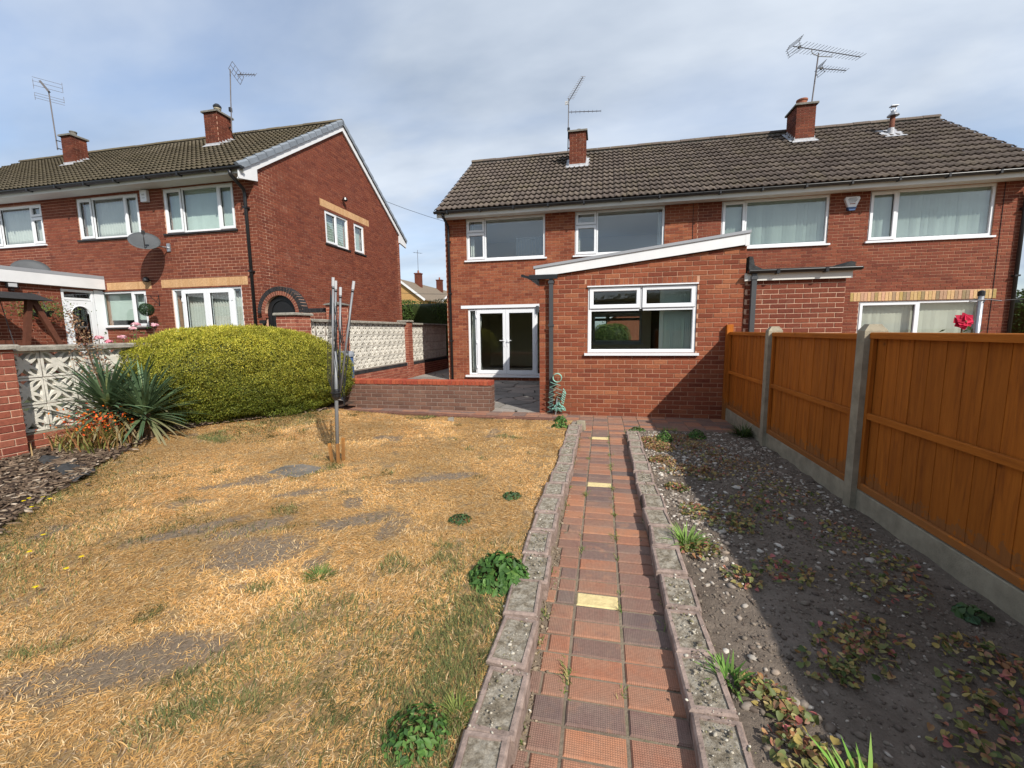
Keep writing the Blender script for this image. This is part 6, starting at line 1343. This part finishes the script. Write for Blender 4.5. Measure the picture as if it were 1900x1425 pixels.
for lb, x, y, r, h, n, c, s, k in (
    ('lush bright green leafy weed against the left edging blocks', -.545, 2.17, .17, .13, 420, GR, .055, 'broad'),
    ('low dark green creeping weed at the bottom of the lawn by the edging', -.60, 1.19, .115, .06, 260, GR, .03, 'broad'),
    ('small blue-green rosette weed alone in the dry lawn', -1.0, 2.82, .085, .045, 220, GD, .024, 'broad'),
    ('small green weed in the lawn below the far end of the edging', -.72, 3.35, .08, .04, 150, GD, .03, 'broad'),
    ('leafy green weed where hose, kerb and edging meet', -.60, 6.42, .10, .10, 170, GR, .045, 'broad'),
    ('green weed tucked behind the first edging block', -.57, 6.0, .12, .09, 150, GR, .045, 'broad'),
    ('short green grass tuft in the middle of the lawn', -1.55, 1.98, .09, .07, 220, [(.10, .15, .04), (.14, .18, .05)], .004, 'tuft'),
    ('green grass tuft beside the lowest left edging block', -.49, 1.30, .06, .06, 160, [(.12, .17, .04), (.2, .22, .06)], .004, 'tuft'),
    ('dark grass tuft against the gravel board near the far fence post', 1.86, 6.02, .13, .2, 260, [(.05, .08, .03), (.08, .12, .03)], .007, 'tuft')):
    weed(lb, x, y, float(lawn_z(x, y)) if x < 0 else .03, r, h, n, c, s, k)
for lb, x, y, r, h, n, c, s, k in (
    ('feathery green weed near the far left corner of the soil bed', .80, 5.55, .12, .13, 420, GR, .03, 'broad'),
    ('rounded green weed at the far middle of the soil bed', 1.22, 5.75, .12, .11, 380, GR, .03, 'broad'),
    ('bright green weed on the paving corner at the path top', .52, 6.18, .13, .07, 240, GR, .035, 'broad'),
    ('grassy green weed along the paving edge of the soil bed', .95, 6.17, .16, .10, 240, [(.09, .17, .04), (.14, .2, .05)], .006, 'tuft'),
    ('green strappy weed beside the right edging, mid path', .56, 2.80, .07, .13, 70, [(.14, .26, .05), (.2, .3, .08)], .011, 'tuft'),
    ('spiky green dandelion-like weed on the right edging near the camera', .53, 1.72, .08, .09, 90, [(.10, .2, .04), (.15, .25, .06)], .011, 'tuft'),
    ('fresh green strap-leaved weed at the bottom of the soil bed', .78, 1.25, .09, .16, 50, [(.14, .28, .05), (.22, .34, .08)], .014, 'tuft'),
    ('bright lime weed at the foot of the right edging', .52, 1.18, .06, .06, 120, [(.22, .34, .06), (.16, .28, .05)], .03, 'broad'),
    ('dark green leafy weed beside the fence base', 1.78, 2.32, .07, .05, 60, GD, .05, 'broad')):
    weed(lb, x, y, float(bed_z(x, y)) if y < 6.1 else .0, r, h, n, c, s, k)
# dandelions
DL = ('yellow flower second from the left in the cluster beside the mulch', 'leftmost yellow flower of the cluster beside the mulch', 'yellow flower at the back of the cluster beside the mulch', 'rightmost yellow flower of the cluster beside the mulch', 'lowest yellow flower of the cluster beside the mulch', 'single yellow flower just below the mulch-side cluster', 'single yellow flower near the left edge of the photo', 'rightmost single yellow flower in the greener grass', 'yellow flower just below the rightmost single one', 'lowest yellow flower in the greener grass at left')
for i, (x, y) in enumerate(((-4.43, 2.33), (-4.46, 2.38), (-4.38, 2.42), (-4.29, 2.41), (-4.24, 2.27), (-3.65, 1.99), (-3.46, 1.81), (-3.07, 1.83), (-3.0, 1.71), (-2.94, 1.54))):
    t_ = thing('dandelion', DL[i], 'flower', 'yellow flowers in the lawn', (x, y, float(lawn_z(x, y)))); b = MB(); b.tube([(0, 0, 0), (.005, 0, .055)], .002, 4); b.build('stem', 'bark', t_); n = 22; a = np.arange(n)*2.4; rr = .011*np.sqrt(np.arange(n)/n); V, T, K = leaves(np.stack([rr*np.cos(a), rr*np.sin(a), .056+.004*rng.random(n)], 1), np.stack([np.cos(a)*.3, np.sin(a)*.3, np.ones(n)], 1), np.full(n, .013), .5, pick([(.80, .62, .01), (.85, .70, .02)], n, .05)); leaf_obj('bloom', V, T, K, t_, 'petal')
# odd bits
b = MB(); pts = [(0, 0), (.10, -.01), (.12, .05), (.05, .08), (-.01, .05)]; k = len(pts); b.mesh([(x-.62, y+6.15, .13+random.uniform(0, .02)) for x, y in pts]+[(x*1.1-.62, y*1.1+6.15, .0) for x, y in pts], [tuple(range(k))]+[(i, i+k, (i+1) % k+k, (i+1) % k) for i in range(k)]); o = b.build('stone', 'concrete'); o.location = (.28, .02, 0); tag(o, 'pale lump of broken stone on the end of the left edging', 'stone')
b = MB(); pts = [(0, 0), (.09, 0), (.08, .06), (.02, .06)]; k = 4; b.mesh([(x-2.35, y+6.2, .115) for x, y in pts]+[(x-2.35, y+6.2, .06) for x, y in pts], [tuple(range(k))]+[(i, i+k, (i+1) % k+k, (i+1) % k) for i in range(k)]); tag(b.build('stone', 'coping_stone'), 'small pale stone lying on the grass by the kerb', 'stone')
b = MB(); n_ = 22; bx, by = -5.12, 3.02; zz = float(lawn_z(bx, by))
for i in range(n_+1):
    for j in range(7): x = bx-.45+.95*i/n_; y = by-.10+(.12+.12*math.sin(i*.6)**2)*j/6+.30*(.5-i/n_); b.v.append((x, y, float(lawn_z(x, y))+.03+.05*max(0, math.sin(i*.55+j*.4)*math.sin(j*.5+.3))+random.uniform(0, .012)))
for i in range(n_):
    for j in range(6): k = i*7+j; b.f.append((k, k+7, k+8, k+1)); b.mi.append(0); b.r.append(0.)
o = b.build('fabric_scrap', 'felt', None, True); o.modifiers.new('thickness', 'SOLIDIFY').thickness = .004; tag(o, 'crumpled black weed-membrane scrap on the mulch bed', 'fabric')

# ================================================================== ground cover (uncountable)
TUFTS = ((-1.68, 1.23), (-1.46, 1.13), (-1.30, 1.77), (-2.37, 1.26), (-2.18, 2.50), (-1.08, 1.02), (-.58, 1.79), (-.55, 1.53), (-4.09, 3.12), (-3.07, 2.13), (-1.66, 2.73), (-1.36, 1.59), (-3.76, 2.44), (-.70, 3.35), (-.66, 1.66), (-.60, 1.40))
def lawn_grass():
    parts = []
    def green(x, y):
        g = vnoise(x*.9+3, y*.9, 41, 3); edge = np.exp(-((x+.55)/.35)**2)*np.clip((2.9-y)/1.2, 0, 1)*.9+np.exp(-np.clip((x-bed_x(y)), 0, 9)/.35)*.75*np.clip((3.9-y)/1, 0, 1)
        tuf = sum(np.exp(-(((x-a_)*.8+(y-b_)*.6)/.11)**2-(((y-b_)*.8-(x-a_)*.6)/.045)**2) for a_, b_ in TUFTS); spot = tuf+np.clip((vnoise(x*3.2, y*3.2, 43, 3)-.70)*9, 0, 1); return np.clip(edge*.8+spot*.7+np.clip((g-.68)*3, 0, .35)+.18*np.clip((-x-2.6)/1.2, 0, 1)*np.clip((2.6-y)/1, 0, 1), 0, 1)
    for y0, y1, dens, wd in ((.4, 1.7, 21000, .0026), (1.7, 3.0, 15500, .0033), (3.0, 4.6, 11500, .0043), (4.6, 6.62, 8500, .006)):
        n = int(dens*(y1-y0)*5.6); x = rng.uniform(-6.1, -.44, n); y = rng.uniform(y0, y1, n)
        keep = (x > bed_x(y)-.06+.2*(vnoise(x*4, y*4, 2, 2)-.5)) & (y < 6.58+(-x-2.8)*.055); q = 1.1*y+.9
        keep &= (x > -1.75*y-1.1) ; bb = np.maximum(bare(x, y), np.clip((vnoise(x*11, y*11, 46, 2)-.5)*2.2, 0, .8)); fine = rng.random(n) < .10; keep &= (rng.random(n) > np.clip(bb*1.0, 0, .88)) | (fine & (bb > .3))
        keep &= ~((x > -3.32) & (x < -2.78) & (y > 3.46) & (y < 3.84) & (rng.random(n) < .85))
        x, y, bb = x[keep], y[keep], bb[keep]; n = len(x); g = green(x, y); isg = rng.random(n) < g*.8
        z = lawn_z(x, y); tone = vnoise(x*1.3, y*1.3, 51, 4)[:, None]
        straw = pick([(.74, .46, .185), (.64, .37, .13), (.82, .60, .33), (.44, .255, .105), (.72, .41, .135)], n, .2)*(.6+.85*tone); grn = pick([(.11, .135, .045), (.17, .18, .06), (.09, .11, .045), (.24, .22, .085)], n, .2)
        c = np.where(isg[:, None], grn, straw); c = np.where(((bb > .45) & ~isg & (rng.random(n) < .6))[:, None], pick([(.36, .26, .17), (.26, .19, .135), (.50, .36, .21)], n, .2), c); az = rng.uniform(0, 6.28, n)*.55+vnoise(x*2.5, y*2.5, 53, 3)*9; lean = np.where(isg, rng.uniform(.35, 1.3, n), np.abs(rng.normal(.16, .22, n))); ln = np.where(isg, rng.uniform(.025, .05, n), rng.uniform(.018, .05, n))
        parts.append(blades(np.stack([x, y, z-.004+rng.uniform(0, .012, n)], 1), az, lean, ln, wd*rng.uniform(.7, 1.3, n), c*.85, c*1.1, rng.choice([.2, .45])*1., 2))
    V, Q, T, K = join(parts); return tag(npmesh('dry_grass', V, Q, T, K, 'grass'), 'short parched straw-coloured grass covering the lawn', 'grass', None, 'stuff')
lawn_grass()
ICO = None
def pebbles(name, label, x, y, zf, size, cols, flat=.55, mat='stone_col', var=.15, elong=None, cat='gravel'):
    t = (1+5**.5)/2; iv = np.array([(-1, t, 0), (1, t, 0), (-1, -t, 0), (1, -t, 0), (0, -1, t), (0, 1, t), (0, -1, -t), (0, 1, -t), (t, 0, -1), (t, 0, 1), (-t, 0, -1), (-t, 0, 1)], float); iv /= np.linalg.norm(iv[0])
    it = np.array([(0, 11, 5), (0, 5, 1), (0, 1, 7), (0, 7, 10), (0, 10, 11), (1, 5, 9), (5, 11, 4), (11, 10, 2), (10, 7, 6), (7, 1, 8), (3, 9, 4), (3, 4, 2), (3, 2, 6), (3, 6, 8), (3, 8, 9), (4, 9, 5), (2, 4, 11), (6, 2, 10), (8, 6, 7), (9, 8, 1)])
    n = len(x); a = rng.uniform(0, 6.28, n); sx_ = size*rng.uniform(.7, 1.3, n); sy_ = size*rng.uniform(.5, 1., n)*(elong or 1); sz = size*flat*rng.uniform(.5, 1.1, n)
    L_ = iv[None]*(1+rng.uniform(-.2, .2, (n, 12, 1)))*np.stack([sx_, sy_, sz], 1)[:, None]; tl = rng.normal(0, .25, (n, 1)); ca, sa = np.cos(a)[:, None], np.sin(a)[:, None]
    X = L_[..., 0]*ca-L_[..., 1]*sa; Y = L_[..., 0]*sa+L_[..., 1]*ca; Z = L_[..., 2]+X*tl*.5
    V = np.stack([X+x[:, None], Y+y[:, None], Z+zf(x, y)[:, None]+sz[:, None]*.35], -1).reshape(-1, 3); T = (np.arange(n)*12)[:, None, None]+it[None]; K = np.repeat(pick(cols, n, var), 12, 0)
    return tag(npmesh(name, V, None, T.reshape(-1, 3), K, mat, None, True), label, cat, None, 'stuff')
n = 9000; y = rng.uniform(.5, 6.1, n); x = .52+rng.beta(1.0, 1.25, n)*1.43; k = (vnoise(x*2.2, y*1.6, 61, 3)*.8+.30*np.clip((y-1.9)/2.5, -.5, 1)+.18*np.exp(-((x-.72)/.2)**2)) > rng.uniform(.38, .95, n); x, y = x[k], y[k]
pebbles('gravel', 'pale stones scattered over the soil bed', x, y, bed_z, rng.gamma(3., .0030, len(x))+.003, [(.33, .285, .235), (.42, .375, .32), (.25, .21, .175), (.50, .46, .40), (.29, .23, .18)])
n = 16000; y = rng.uniform(.4, 6.1, n); x = rng.uniform(.5, 1.94, n); pebbles('soil_crumbs', 'dark soil crumbs over the bed', x, y, bed_z, rng.gamma(2., .0022, n)+.0015, [(.15, .12, .095), (.20, .165, .13), (.11, .085, .068)], .7, cat='soil')
# chameleon plant: patches of pink, yellow and green heart-shaped leaves, some withered
def cham():
    cx = []; 
    for (px, py, r, m_) in ((.62, 5.5, .16, 260), (.70, 5.2, .15, 220), (.66, 4.7, .14, 140), (.95, 5.6, .3, 240), (1.1, 5.2, .3, 180), (.8, 4.4, .18, 120), (1.0, 4.3, .15, 90), (.68, 3.9, .1, 60), (1.3, 4.6, .35, 170), (1.5, 3.9, .3, 110), (.75, 3.35, .14, 90), (.95, 3.15, .16, 110), (.64, 2.75, .12, 90), (1.15, 3.5, .25, 110), (1.55, 3.1, .25, 80), (.8, 2.45, .10, 50), (1.05, 2.55, .15, 70), (1.1, 1.98, .14, 95), (.95, 1.85, .10, 60), (1.25, 2.1, .12, 60), (.63, 1.66, .09, 60), (.70, 1.58, .07, 45), (.66, 1.42, .09, 60), (.78, 1.38, .09, 55), (.86, 1.26, .13, 90), (1.0, 1.30, .11, 70), (.75, 1.15, .12, 90), (1.12, 1.22, .12, 70), (1.25, 1.55, .10, 45), (1.45, 1.75, .16, 80), (1.6, 2.0, .14, 80), (1.7, 1.7, .12, 90), (1.4, 1.3, .16, 80), (1.6, 1.45, .14, 80), (1.5, 2.5, .2, 70), (1.72, 2.75, .12, 40), (1.7, 1.2, .2, 110)):
        m_ = int(m_*1.8); a = rng.uniform(0, 6.28, m_); rr = r*1.15*rng.random(m_)**.7; cx.append(np.stack([px+rr*np.cos(a), py+rr*np.sin(a), .008+.045*rng.random(m_)*np.clip(1-rr/r*.6, .1, 1)], 1))
    p = np.concatenate(cx); k = (p[:, 0] > .47) & (p[:, 0] < 1.93); p = p[k]; n = len(p); p[:, 2] += bed_z(p[:, 0], p[:, 1])
    c = pick([(.13, .16, .05), (.20, .21, .07), (.40, .30, .09), (.33, .16, .07), (.42, .13, .12), (.22, .10, .05), (.09, .13, .04), (.45, .35, .16)], n, .2, [.24, .24, .12, .10, .07, .07, .13, .03]); far = (p[:, 1] > 4.2)
    c[far] = np.where(rng.random((far.sum(), 1)) < .62, pick([(.36, .26, .11), (.27, .16, .08), (.22, .12, .07)], far.sum()), c[far])
    nr = rng.normal(0, .55, (n, 3))+[0, 0, 1]; s = rng.uniform(.015, .034, n); nn = nr/np.linalg.norm(nr, axis=1, keepdims=True); r = rng.normal(size=(n, 3)); a = np.cross(nn, r); a /= np.linalg.norm(a, axis=1, keepdims=True); b_ = np.cross(nn, a)
    out = np.array([(-.42, 0, 0), (-.5, .22, .10), (-.3, .42, .14), (.1, .34, .10), (.55, 0, -.06), (.1, -.34, .10), (-.3, -.42, .14), (-.5, -.22, .10)])
    V = (p[:, None]+s[:, None, None]*(a[:, None]*out[None, :, 0:1]+b_[:, None]*out[None, :, 1:2]+nn[:, None]*out[None, :, 2:3])).reshape(-1, 3); o = (np.arange(n)*8)[:, None]
    T = np.concatenate([o+np.array([f]) for f in ((0, 2, 1), (0, 3, 2), (0, 4, 3), (0, 5, 4), (0, 6, 5), (0, 7, 6))]); K = np.repeat(c, 8, 0).reshape(n, 8, 3); rim = pick([(.45, .36, .14), (.52, .16, .16), (.38, .26, .10)], n, .2); m_ = rng.random(n) < .45
    K[m_, 1:] = K[m_, 1:]*.45+rim[m_][:, None]*.55; tag(npmesh('ground_cover', V, None, T, K.reshape(-1, 3), 'leaf'), 'low pink, yellow and green ground-cover leaves over the soil bed', 'ground cover', None, 'stuff')
cham()
# bark chips
n = 14000; y = rng.uniform(.8, 6.4, n); x = rng.uniform(-6.12, -3.5, n); k = x < bed_x(y)+.05*rng.normal(size=n); x, y = x[k], y[k]
def chips(x, y):
    n = len(x); a = rng.normal(.9, .9, n); l = rng.uniform(.010, .045, n); w = rng.uniform(.004, .011, n); d = np.stack([np.cos(a), np.sin(a), rng.normal(0, .22, n)], 1); s = np.stack([-np.sin(a), np.cos(a), rng.normal(0, .3, n)], 1); c = np.stack([x, y, lawn_z(x, y)+.03+rng.uniform(0, .02, n)], 1); h = np.array([0, 0, .004])
    V = np.stack([c-d*l[:, None]-s*w[:, None]*.6, c+d*l[:, None]*.8-s*w[:, None], c+d*l[:, None]+s*w[:, None]*.7, c-d*l[:, None]*.8+s*w[:, None]], 1); V = np.concatenate([V+h, V-h], 1).reshape(-1, 3); o = (np.arange(n)*8)[:, None]; Q = np.concatenate([o+np.array([f]) for f in ((0, 1, 2, 3), (4, 5, 1, 0), (5, 6, 2, 1), (6, 7, 3, 2), (7, 4, 0, 3))])
    tag(npmesh('bark_chips', V, Q, None, np.repeat(pick([(.105, .072, .048), (.17, .12, .082), (.075, .05, .035), (.26, .20, .14), (.36, .29, .22)], n, .2, [.32, .28, .25, .1, .05]), 8, 0), 'stone_col'), 'dark bark-chip mulch in the left-hand bed', 'mulch', None, 'stuff')
chips(x, y)
n = 3500; y = rng.uniform(.35, 6.1, n); sd2 = rng.random(n) < .5; x = np.where(sd2, -.352-.03*np.exp(-((y-3)/1.2)**2), .425)+rng.normal(0, .034, n); pebbles('edging_grit', 'crumbs of stone and dirt filling the hollow edging blocks', x, y, lambda x, y: np.where(x < 0, .1005, .0645), rng.gamma(2., .0016, n)+.001, [(.40, .36, .29), (.28, .24, .18), (.16, .13, .095), (.52, .48, .40), (.2, .18, .1)], .55, cat='grit')
# moss, straw and small weeds in the path joints and along kerbs
def joint_weeds():
    P_ = []
    for i in range(70): 
        y = rng.uniform(1., 6.2); x = rng.choice([-.122, .114, -.268, .345])+rng.normal(0, .006); m_ = int(rng.integers(5, 26)); P_.append(np.stack([x+rng.normal(0, .012, m_), y+rng.normal(0, .02, m_), np.full(m_, -.008)], 1))
    for i in range(55): x = rng.uniform(-4.7, -.65); m_ = int(rng.integers(8, 26)); P_.append(np.stack([x+rng.normal(0, .05, m_), 6.60+(-x-2.8)*.055-abs(rng.normal(0, .03)) + rng.normal(0, .02, m_), np.full(m_, .04)], 1))
    p = np.concatenate(P_); n = len(p); c = pick([(.10, .16, .04), (.16, .21, .06), (.30, .24, .10)], n); V, Q, T, K = blades(p, rng.uniform(0, 6.28, n), rng.uniform(.3, 1.2, n), rng.uniform(.015, .05, n), np.full(n, .0045), c, c*1.2, .3, 2); tag(npmesh('joint_weeds', V, Q, T, K, 'grass'), 'tiny weeds and straw in the path joints and kerb edge', 'weeds', None, 'stuff')
joint_weeds()
n = 2600; y = rng.uniform(.7, 6.2, n); x = np.where(rng.random(n) < .7, rng.normal(-.262, .02, n), rng.normal(.335, .02, n)); pebbles('path_grit', 'grit and dry soil along the edges of the brick path', x, y, lambda x, y: np.full(len(x), -.006), rng.gamma(2., .0018, n)+.001, [(.22, .17, .12), (.30, .24, .17), (.16, .12, .085)], .6, cat='grit')
